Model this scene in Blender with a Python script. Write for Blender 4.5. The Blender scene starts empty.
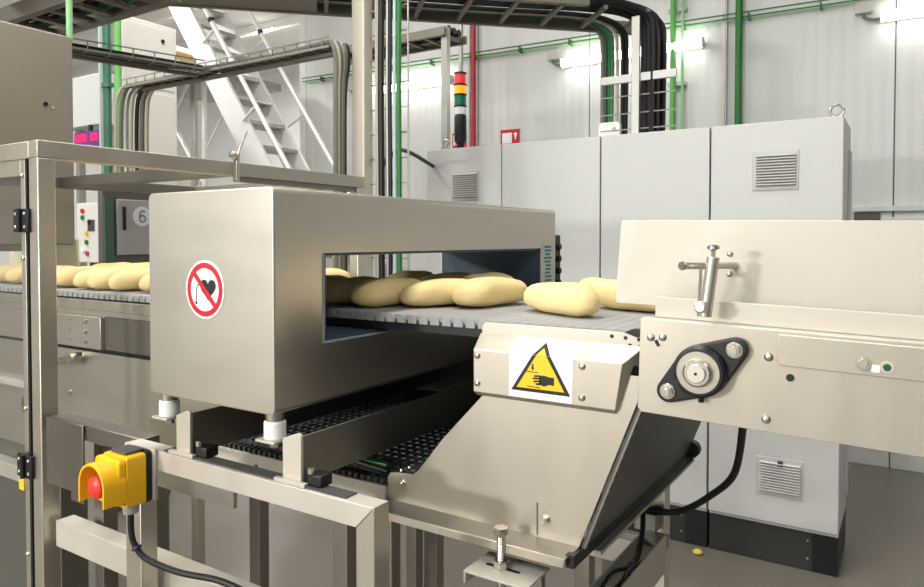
import bpy, bmesh, math, random
from mathutils import Vector, Matrix
random.seed(7)
scene = bpy.context.scene
COL = scene.collection

# ------------------------------------------------------------------ camera, world, lights, exposure
cam_d = bpy.data.cameras.new('camera'); cam = bpy.data.objects.new('camera', cam_d); COL.objects.link(cam)
cam.location = (0, 0, 1.64)
cam.rotation_euler = (math.radians(90 - 1.4), 0, math.radians(32.6)); cam_d.shift_y = -36.2 / 924
cam_d.sensor_width = 36; cam_d.lens = 706 / 924 * 36; cam_d.clip_start = 0.02; cam_d.clip_end = 100
scene.camera = cam
w = bpy.data.worlds.new('world'); scene.world = w; w.use_nodes = True
w.node_tree.nodes['Background'].inputs[0].default_value = (0.95, 0.97, 1, 1)
w.node_tree.nodes['Background'].inputs[1].default_value = 0.5
scene.view_settings.view_transform = 'Standard'; scene.view_settings.look = 'None'
scene.view_settings.gamma = 1; scene.view_settings.use_curve_mapping = False
scene.view_settings.exposure = 0.36

def area(name, loc, sx, sy, power, rot=(0, 0, 0), col=(1, 0.985, 0.95)):
    d = bpy.data.lights.new(name, 'AREA'); d.shape = 'RECTANGLE'; d.size = sx; d.size_y = sy
    d.energy = power; d.color = col
    o = bpy.data.objects.new(name, d); COL.objects.link(o); o.location = loc; o.rotation_euler = rot
    return o
CEIL = 5.0
for (lx, ly, pw) in ((-8.5, 1.5, 170), (-8.5, 7.0, 230), (-4.2, -2.8, 125), (-4.2, 2.4, 62), (-1.2, -2.8, 130), (-1.2, 1.5, 66), (2.4, -2.8, 60), (2.4, 1.8, 34)):
    area('ceiling_light', (lx, ly, CEIL - 0.12), 0.4, 2.4, pw)
# the lamps on the wall behind the viewer, low and to the left: they throw the clamp's shadow onto the guide plate
area('wall_light', (-3.0, -4.2, 2.3), 0.6, 0.26, 98, (math.radians(90), 0, math.radians(-28)))

# ------------------------------------------------------------------ materials
def lin(c):
    c = [x / 255 for x in c]
    return tuple(((x / 12.92) if x <= 0.04045 else ((x + 0.055) / 1.055) ** 2.4) for x in c) + (1,)
MATS = {}
def mat(name, col, rough=0.5, metal=0.0, emit=0, vary=0.0, vscale=4.0, stretch=(1, 1, 1), rvary=0.0, bump=0.0, bscale=60, trans=0, alpha=1, coat=0, sss=0):
    if name in MATS: return MATS[name]
    m = bpy.data.materials.new(name); m.use_nodes = True; MATS[name] = m
    nt = m.node_tree; b = nt.nodes['Principled BSDF']
    c = lin(col)
    b.inputs['Base Color'].default_value = c; b.inputs['Roughness'].default_value = rough; b.inputs['Metallic'].default_value = metal
    if coat: b.inputs['Coat Weight'].default_value = coat
    if sss:
        b.inputs['Subsurface Weight'].default_value = sss; b.inputs['Subsurface Radius'].default_value = (0.02, 0.012, 0.006); b.inputs['Subsurface Scale'].default_value = 0.5
    if emit:
        b.inputs['Emission Color'].default_value = c; b.inputs['Emission Strength'].default_value = emit
    if trans: b.inputs['Transmission Weight'].default_value = trans
    if alpha < 1: b.inputs['Alpha'].default_value = alpha
    if vary or rvary or bump:
        tc = nt.nodes.new('ShaderNodeTexCoord'); mp = nt.nodes.new('ShaderNodeMapping'); mp.inputs['Scale'].default_value = stretch
        nt.links.new(tc.outputs['Object'], mp.inputs['Vector'])
    if vary or rvary:
        n = nt.nodes.new('ShaderNodeTexNoise'); n.inputs['Scale'].default_value = vscale; n.inputs['Detail'].default_value = 6
        nt.links.new(mp.outputs[0], n.inputs['Vector'])
        if vary:
            mx = nt.nodes.new('ShaderNodeMix'); mx.data_type = 'RGBA'
            mx.inputs['A'].default_value = tuple(x * (1 - vary) for x in c[:3]) + (1,)
            mx.inputs['B'].default_value = tuple(min(1, x * (1 + vary)) for x in c[:3]) + (1,)
            nt.links.new(n.outputs['Fac'], mx.inputs['Factor']); nt.links.new(mx.outputs['Result'], b.inputs['Base Color'])
        if rvary:
            mr = nt.nodes.new('ShaderNodeMapRange'); mr.inputs['From Min'].default_value = 0.3; mr.inputs['From Max'].default_value = 0.7
            mr.inputs['To Min'].default_value = max(0.02, rough - rvary); mr.inputs['To Max'].default_value = rough + rvary
            nt.links.new(n.outputs['Fac'], mr.inputs['Value']); nt.links.new(mr.outputs['Result'], b.inputs['Roughness'])
    if bump:
        n2 = nt.nodes.new('ShaderNodeTexNoise'); n2.inputs['Scale'].default_value = bscale; n2.inputs['Detail'].default_value = 3
        nt.links.new(mp.outputs[0], n2.inputs['Vector'])
        bp = nt.nodes.new('ShaderNodeBump'); bp.inputs['Strength'].default_value = bump; bp.inputs['Distance'].default_value = 0.002
        nt.links.new(n2.outputs['Fac'], bp.inputs['Height']); nt.links.new(bp.outputs['Normal'], b.inputs['Normal'])
    return m

STEEL = mat('brushed_steel', (214, 208, 197), 0.38, 1, vary=0.03, vscale=4, rvary=0.025, bump=0.008, bscale=160, stretch=(1, 1, 3))
STEELH = mat('steel_sheet', (194, 187, 175), 0.46, 1, vary=0.04, vscale=4, rvary=0.05, bump=0.015, bscale=150, stretch=(6, 6, 1))
STEELG = mat('guard_sheet', (202, 196, 185), 0.56, 0.5, vary=0.09, vscale=9, rvary=0.12)
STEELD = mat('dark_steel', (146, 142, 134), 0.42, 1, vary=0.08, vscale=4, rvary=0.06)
BOLT = mat('bolt_steel', (205, 200, 190), 0.28, 1)
BLACK = mat('black_plastic', (15, 15, 17), 0.5)
IRON = mat('black_cast', (24, 24, 28), 0.42, bump=0.15, bscale=200)
RUBBER = mat('black_cable_jacket', (18, 18, 20), 0.5)
WPLAST = mat('white_plastic', (244, 244, 240), 0.4)
YELLOW = mat('yellow_plastic', (243, 188, 18), 0.38, bump=0.05, bscale=300)
RED = mat('red_button_plastic', (226, 58, 46), 0.35)
GREYP = mat('grey_plastic', (170, 172, 172), 0.5)
SLATE = mat('slate_blue_lining', (62, 80, 98), 0.5)
BELT = mat('grey_belt_plastic', (158, 158, 158), 0.6, vary=0.08, vscale=30, bump=0.2, bscale=250)
BELTD = mat('dark_belt_plastic', (62, 63, 65), 0.5, vary=0.1, vscale=20)
SLIDE = mat('dark_slide_sheet', (92, 93, 90), 0.42, 0.6, vary=0.08, vscale=3)
DOUGH = mat('pale_dough', (238, 213, 154), 0.78, vary=0.10, vscale=9, bump=0.5, bscale=45, sss=0.12)
FLOORM = mat('epoxy_floor', (122, 115, 105), 0.22, vary=0.06, vscale=1.2, rvary=0.05)
CABM = mat('light_grey_paint', (204, 205, 203), 0.45)
PLINTH = mat('charcoal_plinth', (48, 48, 47), 0.55)
WALLM = mat('white_panel_wall', (218, 219, 217), 0.45)
CEILM = mat('white_ceiling', (226, 227, 226), 0.7)
GREENP = mat('green_paint', (38, 116, 50), 0.45)
GREENL = mat('pale_green_paint', (150, 205, 150), 0.45)
GREEND = mat('dark_green_paint', (70, 120, 98), 0.5)
REDP = mat('red_pipe_paint', (176, 34, 50), 0.4)
GALV = mat('galvanised_steel', (176, 174, 168), 0.45, 0.8, vary=0.1, vscale=15)
TRAYM = mat('tray_steel', (128, 122, 112), 0.5, 0.7, vary=0.12, vscale=12)
CABLEB = mat('beige_cable', (196, 186, 166), 0.6)
CABLEG = mat('grey_cable', (120, 118, 108), 0.6)
ALU = mat('white_aluminium', (228, 228, 226), 0.45, 0.3)
BEIGE = mat('bead_blasted_hood', (150, 141, 127), 0.5, 0.35, vary=0.06, vscale=5)
WHITEM = mat('white_machine_paint', (238, 234, 226), 0.5)
DARKG = mat('dark_grey_paint', (70, 70, 70), 0.5)
LAMP = mat('lamp_tube', (255, 253, 246), 0.4, emit=7)
PANE = mat('clear_polycarbonate', (120, 126, 126), 0.04, alpha=0.10)
PRINTK = mat('print_black', (24, 20, 20), 0.5); PRINTR = mat('print_red', (200, 30, 45), 0.4)
PRINTY = mat('print_yellow', (242, 200, 28), 0.4); PRINTW = mat('print_white', (246, 247, 250), 0.4)
CREAM = mat('cream_plastic', (250, 240, 205), 0.5)

# ------------------------------------------------------------------ mesh helpers
OFF = {}
ORD = ['first', 'second', 'third', 'fourth', 'fifth', 'sixth', 'seventh', 'eighth', 'ninth', 'tenth', 'eleventh', 'twelfth', 'thirteenth', 'fourteenth', 'fifteenth', 'sixteenth']
class G:
    def __init__(s): s.v = []; s.f = []
    def add(s, vs, fs):
        k = len(s.v); s.v += [tuple(v) for v in vs]; s.f += [tuple(i + k for i in f) for f in fs]; return s
    def box(s, x0, x1, y0, y1, z0, z1):
        vs = [(x, y, z) for x in (x0, x1) for y in (y0, y1) for z in (z0, z1)]
        return s.add(vs, [(0, 1, 3, 2), (4, 6, 7, 5), (0, 4, 5, 1), (2, 3, 7, 6), (0, 2, 6, 4), (1, 5, 7, 3)])
    def bar(s, p0, p1, wd, ht, up=(0, 0, 1)):          # rectangular bar from p0 to p1
        p0 = Vector(p0); p1 = Vector(p1); d = (p1 - p0).normalized(); u = Vector(up)
        r = d.cross(u).normalized(); u = r.cross(d).normalized()
        vs = [p + r * a * wd / 2 + u * b * ht / 2 for p in (p0, p1) for a, b in ((-1, -1), (1, -1), (1, 1), (-1, 1))]
        return s.add(vs, [(0, 3, 2, 1), (4, 5, 6, 7), (0, 1, 5, 4), (1, 2, 6, 5), (2, 3, 7, 6), (3, 0, 4, 7)])
    def cyl(s, p0, p1, r, n=16, r2=None):
        p0 = Vector(p0); p1 = Vector(p1); d = (p1 - p0).normalized()
        a = d.orthogonal().normalized(); b = d.cross(a); r2 = r if r2 is None else r2
        vs = [p0 + (a * math.cos(t) + b * math.sin(t)) * r for t in (2 * math.pi * i / n for i in range(n))]
        vs += [p1 + (a * math.cos(t) + b * math.sin(t)) * r2 for t in (2 * math.pi * i / n for i in range(n))]
        fs = [(i, (i + 1) % n, n + (i + 1) % n, n + i) for i in range(n)] + [tuple(range(n))[::-1], tuple(range(n, 2 * n))]
        return s.add(vs, fs)
    def tube(s, path, r, n=8):
        P = [Vector(p) for p in path]; k = len(P)
        T = [(P[min(i + 1, k - 1)] - P[max(i - 1, 0)]).normalized() for i in range(k)]
        a = T[0].orthogonal().normalized(); vs = []
        for i in range(k):
            a = (a - T[i] * a.dot(T[i])).normalized(); b = T[i].cross(a)
            vs += [P[i] + (a * math.cos(2 * math.pi * j / n) + b * math.sin(2 * math.pi * j / n)) * r for j in range(n)]
        fs = [(i * n + j, i * n + (j + 1) % n, (i + 1) * n + (j + 1) % n, (i + 1) * n + j) for i in range(k - 1) for j in range(n)]
        fs += [tuple(range(n))[::-1], tuple((k - 1) * n + j for j in range(n))]
        return s.add(vs, fs)
    def prism(s, pts, plane, a, b):                     # 2-D outline extruded along the missing axis from a to b
        def P(p, c):
            return {'xz': (p[0], c, p[1]), 'yz': (c, p[0], p[1]), 'xy': (p[0], p[1], c)}[plane]
        n = len(pts); vs = [P(p, a) for p in pts] + [P(p, b) for p in pts]
        return s.add(vs, [tuple(range(n)), tuple(range(n, 2 * n))[::-1]] + [(i, (i + 1) % n, n + (i + 1) % n, n + i) for i in range(n)])
    def lathe(s, prof, c, d=(0, 0, 1), n=20):           # (radius, height) profile turned about axis d through c
        c = Vector(c); d = Vector(d).normalized(); a = d.orthogonal().normalized(); b = d.cross(a); m = len(prof)
        vs = [c + d * h + (a * math.cos(2 * math.pi * j / n) + b * math.sin(2 * math.pi * j / n)) * r for r, h in prof for j in range(n)]
        fs = [(i * n + j, i * n + (j + 1) % n, (i + 1) * n + (j + 1) % n, (i + 1) * n + j) for i in range(m - 1) for j in range(n)]
        fs += [tuple(range(n))[::-1], tuple((m - 1) * n + j for j in range(n))]
        return s.add(vs, fs)
    def ring(s, c, r0, r1, y0, y1, n=40):               # flat annulus facing -y
        vs = []
        for y in (y0, y1):
            for r in (r0, r1):
                vs += [(c[0] + r * math.cos(2 * math.pi * j / n), y, c[1] + r * math.sin(2 * math.pi * j / n)) for j in range(n)]
        fs = []
        for j in range(n):
            k = (j + 1) % n
            fs += [(j, k, n + k, n + j), (2 * n + j, 3 * n + j, 3 * n + k, 2 * n + k), (n + j, n + k, 3 * n + k, 3 * n + j), (j, 2 * n + j, 2 * n + k, k)]
        return s.add(vs, fs)
    def mesh(s, name, m, bev=0, seg=2, ang=32, off=(0, 0, 0)):
        me = bpy.data.meshes.new(name)
        o = Vector(off); me.from_pydata([Vector(v) - o for v in s.v], [], s.f)
        bm = bmesh.new(); bm.from_mesh(me)
        bmesh.ops.recalc_face_normals(bm, faces=bm.faces)
        if bev:
            ed = [e for e in bm.edges if len(e.link_faces) == 2 and e.calc_face_angle(0) > math.radians(40)]
            bmesh.ops.bevel(bm, geom=ed, offset=bev, segments=seg, affect='EDGES', profile=0.5, clamp_overlap=True)
        bm.to_mesh(me); bm.free()
        me.polygons.foreach_set('use_smooth', [True] * len(me.polygons)); me.set_sharp_from_angle(angle=math.radians(min(ang, 21) if bev else ang))
        me.materials.append(m); me.update()
        return me
    def build(s, name, m, parent=None, bev=0, seg=2, ang=32, label=None):
        off = OFF.get(parent, Vector((0, 0, 0)))
        o = bpy.data.objects.new(name, s.mesh(name, m, bev, seg, ang, off)); COL.objects.link(o)
        OFF[o] = off
        if parent: o.parent = parent
        if label: o['label'] = label
        return o

def thing(name, label, cat, loc=(0, 0, 0), group=None, roty=0):
    o = bpy.data.objects.new(name, None); COL.objects.link(o); o.location = loc; o.empty_display_size = 0.05
    o.rotation_euler = (0, roty, 0); OFF[o] = Vector(loc); tag(o, label, cat, group); return o
def tag(o, label, cat, group=None):
    o['label'] = label; o['category'] = cat
    if group: o['group'] = group
    return o
def single(name, g, m, label, cat, group=None, bev=0, loc=None, seg=2):      # a thing of one mesh, origin at its base
    if loc is None:
        loc = Vector((sum(v[0] for v in g.v) / len(g.v), sum(v[1] for v in g.v) / len(g.v), min(v[2] for v in g.v)))
    o = bpy.data.objects.new(name, g.mesh(name, m, bev, seg, off=loc)); COL.objects.link(o); o.location = loc
    OFF[o] = Vector(loc); return tag(o, label, cat, group)
def struct(name, g, m, parent=None, bev=0):
    o = g.build(name, m, parent, bev)
    if parent is None: o['kind'] = 'structure'
    return o
def inst(name, me, parent, loc, rot=(0, 0, 0), scale=1):                     # a repeated part that shares mesh data
    o = bpy.data.objects.new(name, me); COL.objects.link(o); o.parent = parent
    o.location = Vector(loc) - OFF.get(parent, Vector((0, 0, 0))); o.rotation_euler = rot; o.scale = (scale,) * 3 if not isinstance(scale, tuple) else scale
    OFF[o] = OFF.get(parent, Vector((0, 0, 0)))
    return o
def arc(cx, cz, r, a0, a1, n=6):
    return [(cx + r * math.cos(math.radians(a0 + (a1 - a0) * i / n)), cz + r * math.sin(math.radians(a0 + (a1 - a0) * i / n))) for i in range(n + 1)]
def rrect(x0, x1, z0, z1, r, n=5):
    return arc(x1 - r, z1 - r, r, 0, 90, n) + arc(x0 + r, z1 - r, r, 90, 180, n) + arc(x0 + r, z0 + r, r, 180, 270, n) + arc(x1 - r, z0 + r, r, 270, 360, n)
def hull2(c0, r0, c1, r1, c2, r2, n=14):                                     # outline of three circles in a row (flange of a bearing)
    pts = []
    for c, r in ((c0, r0), (c1, r1), (c2, r2)):
        pts += [(c[0] + r * math.cos(2 * math.pi * i / 40), c[1] + r * math.sin(2 * math.pi * i / 40)) for i in range(40)]
    pts = sorted(set(pts))
    def half(p):
        h = []
        for q in p:
            while len(h) > 1 and (h[-1][0] - h[-2][0]) * (q[1] - h[-2][1]) - (h[-1][1] - h[-2][1]) * (q[0] - h[-2][0]) <= 0: h.pop()
            h.append(q)
        return h
    a = half(pts); b = half(pts[::-1])
    return a[:-1] + b[:-1]
def smooth_path(pts, n=6):                                                   # Catmull-Rom through the points
    P = [Vector(p) for p in pts]; out = []
    for i in range(len(P) - 1):
        p0 = P[max(i - 1, 0)]; p1 = P[i]; p2 = P[i + 1]; p3 = P[min(i + 2, len(P) - 1)]
        for k in range(n):
            t = k / n
            out.append(0.5 * ((2 * p1) + (p2 - p0) * t + (2 * p0 - 5 * p1 + 4 * p2 - p3) * t * t + (3 * p1 - p0 - 3 * p2 + p3) * t ** 3))
    return out + [P[-1]]

# hex bolt head on a washer, pointing to -y, 1 unit = head across 16 mm
BOLTME = G().cyl((0, 0, 0), (0, -0.0016, 0), 0.0085, 18).cyl((0, -0.0016, 0), (0, -0.007, 0), 0.0068, 6).cyl((0, -0.007, 0), (0, -0.0085, 0), 0.0045, 12).mesh('bolt', BOLT, 0.0004, 1)
DOMEME = G().lathe([(0.007, 0), (0.0068, 0.002), (0.0055, 0.004), (0.003, 0.0052), (0.0006, 0.0056)], (0, 0, 0), (0, -1, 0), 16).mesh('bolt', BOLT)
HOLEME = G().cyl((0, 0.0005, 0), (0, -0.0012, 0), 0.005, 16).mesh('hole', PRINTK)
def bolt(parent, x, y, z, s=1.0, me=None, name='bolt', rot=(0, 0, 0)):
    return inst(name, me or BOLTME, parent, (x, y, z), rot, s)

# ------------------------------------------------------------------ the setting
struct('floor', G().box(-14, 10, -5, 10, -0.1, 0), FLOORM)
struct('ceiling', G().box(-14, 10, -5, 10, CEIL, CEIL + 0.1), CEILM)
# ribbed sandwich panels: fine vertical ribs in the sheet
m = WALLM; nt = m.node_tree; b = nt.nodes['Principled BSDF']
tc = nt.nodes.new('ShaderNodeTexCoord'); wv = nt.nodes.new('ShaderNodeTexWave'); wv.wave_type = 'BANDS'; wv.bands_direction = 'X'
wv.inputs['Scale'].default_value = 3.6; nt.links.new(tc.outputs['Object'], wv.inputs['Vector'])
bp = nt.nodes.new('ShaderNodeBump'); bp.inputs['Strength'].default_value = 0.35; bp.inputs['Distance'].default_value = 0.008
nt.links.new(wv.outputs['Fac'], bp.inputs['Height']); nt.links.new(bp.outputs['Normal'], b.inputs['Normal'])
wall = struct('wall_back', G().box(-5.9, 10, 5.93, 6.05, 0, CEIL), mat('joint_grey', (150, 152, 150), 0.6))
x = -5.9
while x < 9.9:
    x1 = min(x + 1.155, 10)
    G().box(x + 0.004, x1 - 0.004, 5.9, 5.932, 0, CEIL).build('wall_panel', WALLM, wall, 0.004, 1)
    x = x1
PLAINW = mat('plain_white_wall', (230, 231, 229), 0.6)
struct('wall_side', G().box(-6.0, -5.9, 5.9, 10, 0, CEIL), PLAINW)
struct('wall_far', G().box(-14, -5.9, 10, 10.1, 0, CEIL), PLAINW)
struct('wall_left', G().box(-14.1, -14, -5, 10, 0, CEIL), PLAINW)
struct('wall_right', G().box(10, 10.1, -5, 6, 0, CEIL), mat('dimmed_hall_wall', (150, 150, 148), 0.6))  # unseen wall, greyed so right-facing steel reflects a dimmer hall
struct('wall_front', G().box(-14, 10, -5.1, -5, 0, CEIL), PLAINW)
t1 = struct('trim_1', G().box(-0.37, 1.4, 5.862, 5.9, 1.845, 1.885), WALLM, None, 0.004)
G().box(-0.20, 1.4, 5.875, 5.9, 1.70, 1.80).build('cover_strip', WALLM, t1, 0.004)
G().box(-0.37, -0.205, 5.885, 5.905, 1.775, 1.835).build('slot', mat('slot_dark', (96, 94, 88), 0.7), t1)
# roof purlins seen far behind the stairs
for i, yy in enumerate((6.4, 7.6, 8.8)):
    struct('trim_%d' % (i + 2), G().box(-14, -5.95, yy, yy + 0.12, CEIL - 0.16, CEIL - 0.001), mat('purlin_white', (240, 240, 238), 0.5))

# ------------------------------------------------------------------ wall lamps, pipes, signs
def wall_lamp(x0, label):
    t = thing('wall_lamp', label, 'lamp', (x0 + 0.61, 5.9, 3.17), 'tube lamps on the back wall')
    G().box(x0, x0 + 1.23, 5.84, 5.885, 3.19, 3.235).build('housing', WHITEM, t, 0.004)
    G().prism(rrect(5.775, 5.838, 3.175, 3.25, 0.028), 'yz', x0 + 0.01, x0 + 1.22).build('diffuser', LAMP, t)
    for c in (x0, x0 + 1.222): G().prism(rrect(5.77, 5.845, 3.17, 3.255, 0.02), 'yz', c, c + 0.008).build('end_cap', WHITEM, t)
    for c in (x0 + 0.25, x0 + 0.95): G().box(c, c + 0.04, 5.885, 5.9, 3.18, 3.245).build('bracket', GALV, t)
    jb = G().box(x0 - 0.16, x0 - 0.05, 5.84, 5.9, 3.265, 3.355).build('junction_box', mat('box_grey', (200, 198, 190), 0.5), t, 0.006)
    G().tube(smooth_path([(x0 - 0.11, 5.86, 3.265), (x0 - 0.1, 5.86, 3.235), (x0 - 0.05, 5.86, 3.215), (x0, 5.86, 3.212)]), 0.01).build('lamp_lead', CABLEG, jb)
    return t
wall_lamp(-5.06, 'glowing tube lamp on the back wall behind the green vertical cable and beige column')
wall_lamp(-2.66, 'glowing tube lamp on the back wall behind the hanging black cables')
wall_lamp(-0.22, 'glowing tube lamp at the right end of the back wall')
# green wire cable tray along the wall
t = thing('wire_tray', 'thin green wire cable tray running along the back wall above the lamps', 'cable tray', (-2.5, 5.85, 3.36))
for dy, dz in ((0, 0), (0.05, 0), (0, 0.035)):
    G().tube([(-5.88, 5.82 + dy, 3.44 + dz), (1.5, 5.82 + dy, 3.33 + dz)], 0.006, 6).build('wire', GREENL if dy else GREENP, t)
hook = G().box(-0.005, 0.005, 0, 0.078, -0.012, 0.035).mesh('hook', GREENP)
for i in range(14): inst('hook', hook, t, (-5.6 + i * 0.5, 5.82, 3.435 - 0.0149 * (0.3 + i * 0.5)))
single('green_pipe', G().cyl((-1.165, 5.82, 0), (-1.165, 5.82, 4.9), 0.028, 16), GREENP, 'dark green vertical pipe on the back wall above the right cabinet', 'pipe')
single('conduit_rail', G().box(-1.30, -1.265, 5.86, 5.9, 0, 4.9).box(-1.29, -1.275, 5.85, 5.86, 0, 4.9), GALV, 'slim grey rail on the wall left of the dark green pipe', 'rail')
t = thing('green_cable_riser', 'pale green vertical pipe beside the hanging black cables above the cabinets', 'pipe', (-1.68, 5.8, 2))
G().cyl((-1.67, 5.8, 0), (-1.67, 5.8, 4.9), 0.024, 14).build('pipe', mat('mid_green_paint', (98, 172, 92), 0.4), t)
G().cyl((-1.60, 5.82, 0), (-1.60, 5.82, 4.9), 0.012, 10).build('side_wire', GREENL, t)
for z in (2.3, 2.9, 3.5): G().box(-1.72, -1.58, 5.82, 5.898, z, z + 0.03).build('clip', GALV, t)
single('red_pipe', G().cyl((-3.59, 5.82, 0), (-3.59, 5.82, 4.9), 0.024, 16), REDP, 'red vertical fire water pipe on the back wall', 'pipe')
single('grey_conduit', G().cyl((-3.66, 5.86, 0), (-3.66, 5.86, 4.9), 0.016, 10), GALV, 'thin grey conduit just left of the red pipe', 'conduit')
single('hanger_rod', G().cyl((-3.40, 5.3, 2.2), (-3.40, 5.3, 4.9), 0.02, 10), GALV, 'thin grey hanging rod above the signal tower', 'rod')
def fire_sign(x0, x1, z0, z1, label, hose):
    t = thing('fire_sign', label, 'sign', ((x0 + x1) / 2, 5.89, z0), 'red fire signs on the back wall')
    G().box(x0, x1, 5.888, 5.9, z0, z1).build('plate', PRINTR, t)
    dx = x1 - x0; dz = z1 - z0
    if hose:
        G().ring((x0 + dx * .5, z0 + dz * .5), 0.035, 0.055, 5.884, 5.888, 24).build('hose_symbol', PRINTW, t)
        G().box(x0 + dx * .1, x0 + dx * .22, 5.884, 5.888, z0 + dz * .15, z0 + dz * .85).build('edge_bar', PRINTW, t)
    else:
        G().box(x0 + dx * .1, x0 + dx * .62, 5.884, 5.888, z0 + dz * .1, z0 + dz * .78).build('white_field', PRINTW, t)
        G().prism([(x0 + dx * .72, z1 - dz * .25), (x0 + dx * .9, z1 - dz * .25), (x0 + dx * .81, z0 + dz * .25)], 'xz', 5.884, 5.888).build('arrow', PRINTW, t)
fire_sign(-3.88, -3.72, 2.555, 2.70, 'red fire hose sign on the wall behind the signal tower', True)
fire_sign(-3.33, -3.13, 2.54, 2.685, 'red and white fire sign on the wall right of the red pipe', False)

# ------------------------------------------------------------------ electrical cabinets
def vent(parent, x0, x1, z0, z1, y, n=11):
    fr = G().box(x0, x1, y - 0.006, y, z0, z1).build('vent', mat('vent_grey', (196, 195, 190), 0.5), parent, 0.002, 1)
    G().box(x0 + 0.018, x1 - 0.012, y - 0.0075, y - 0.006, z0 + 0.02, z1 - 0.02).build('recess', mat('vent_dark', (150, 144, 140), 0.6), fr)
    h = (z1 - z0 - 0.04) / n
    me = G().add([(0, 0, 0), (x1 - x0 - 0.03, 0, 0), (x1 - x0 - 0.03, -0.016, -h * .35), (0, -0.016, -h * .35), (0, 0, -h * .3), (x1 - x0 - 0.03, 0, -h * .3), (x1 - x0 - 0.03, -0.016, -h * .6), (0, -0.016, -h * .6)],
                 [(0, 1, 2, 3), (4, 7, 6, 5), (3, 2, 6, 7), (0, 3, 7, 4), (1, 5, 6, 2), (0, 4, 5, 1)]).mesh('slat', mat('vent_slat', (214, 212, 208), 0.5))
    for i in range(n): inst('slat', me, fr, (x0 + 0.018, y - 0.006, z1 - 0.02 - i * h))
    return fr
def eyebolt(parent, x, y, z):
    n = 20; g = G()
    g.tube([(x + 0.03 * math.cos(a), y, z + 0.045 + 0.03 * math.sin(a)) for a in (2 * math.pi * i / n for i in range(n + 1))], 0.007, 8)
    g.cyl((x, y, z), (x, y, z + 0.018), 0.012, 10)
    g.build('eye_bolt', BOLT, parent)
def cabinet(x0, x1, label, doors, right_side=False):
    t = thing('electrical_cabinet', label, 'cabinet', ((x0 + x1) / 2, 4.05, 0), 'grey electrical cabinets standing in a row')
    G().box(x0 + 0.006, x1 - 0.006, 3.86, 4.30, 0.2, 2.236).build('body', CABM, t, 0.004)
    p = G().box(x0 + 0.006, x1 - 0.006, 3.842, 4.29, 0, 0.198).build('plinth', PLINTH, t, 0.003)
    G().box(x1 - 0.12, x1 - 0.008, 3.839, 3.842, 0.005, 0.193).build('corner_piece', BLACK, p)
    for z in (0.06, 0.15): bolt(p, x1 - 0.14, 3.842, z, 0.8, DOMEME)
    G().box(x0 + 0.006, x1 - 0.006, 3.835, 3.862, 0.196, 0.208).build('sill', CABM, t)
    for a, c in doors:
        d = G().box(a + 0.004, c - 0.004, 3.82, 3.845, 0.212, 2.232).build('door', CABM, t, 0.005)
        G().box(a + 0.002, a + 0.006, 3.838, 3.86, 0.215, 2.23).build('door_gasket', BLACK, d)
    return t
CABSHIFT = .006
c1 = cabinet(-2.731, -1.514, 'wide double-door grey electrical cabinet behind the metal detector', [(-2.731, -2.159), (-2.159, -1.514)])
vent(c1, -2.535, -2.324, 1.891, 2.083, 3.82); eyebolt(c1, -2.66, 3.95, 2.236)
c2 = cabinet(-1.514, -0.908, 'middle single-door grey electrical cabinet under the hanging black cables', [(-1.514, -0.908)])
lb = G().prism([(-1.57, 2.236), (-1.44, 2.236), (-1.44, 2.31), (-1.455, 2.325), (-1.555, 2.325), (-1.57, 2.31)], 'xz', 3.93, 3.96).build('lifting_bracket', mat('bracket_white', (236, 235, 230), 0.5), c2, 0.003)
G().cyl((-1.475, 3.929, 2.28), (-1.475, 3.93, 2.28), 0.014).build('hole', GREYP, lb)
c3 = cabinet(-0.908, -0.289, 'rightmost grey electrical cabinet with louvred vents and a bare side', [(-0.908, -0.289)])
vent(c3, -0.70, -0.485, 1.889, 2.087, 3.82); eyebolt(c3, -0.335, 3.97, 2.236)
v2 = vent(c3, -0.668, -0.45, 0.352, 0.545, 3.82)
G().box(-0.565, -0.54, 3.801, 3.806, 0.50, 0.535).build('emblem', mat('emblem_blue', (52, 62, 110), 0.4), v2)
for z in (0.45, 0.7, 0.95, 1.2): G().cyl((-0.286, 4.2, z), (-0.279, 4.2, z), 0.012, 12).build('side_bolt', BOLT, c3)
G().box(-0.295, -0.283, 4.15, 4.24, 0.3, 2.1).build('side_strip', CABM, c3, 0.002)

for o in (c1, c2, c3): o.location.x += CABSHIFT
# signal tower on the double cabinet
t = thing('signal_tower', 'signal tower with red amber green and white lights on the double cabinet', 'signal light', (-2.635, 4.1, 2.236))
sx, sy = -2.635, 4.1
G().cyl((sx, sy, 2.236), (sx, sy, 2.31), 0.026, 16).build('foot', BLACK, t)
G().lathe([(0.03, 2.30), (0.043, 2.33), (0.043, 2.485), (0.038, 2.50)], (sx, sy, 0), (0, 0, 1)).build('base', BLACK, t)
z = 2.50
for nm, c, h, e in (('white_lens', (235, 235, 235), 0.05, 0.0), ('green_lens', (20, 112, 92), 0.065, 0.0), ('amber_lens', (250, 170, 20), 0.055, 0.5), ('red_lens', (232, 60, 66), 0.065, 0.15)):
    G().cyl((sx, sy, z), (sx, sy, z + h), 0.041, 20).build(nm, mat(nm, c, 0.25, emit=e), t); z += h
    G().cyl((sx, sy, z), (sx, sy, z + 0.013), 0.044, 20).build('band', BLACK, t); z += 0.013

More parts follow.
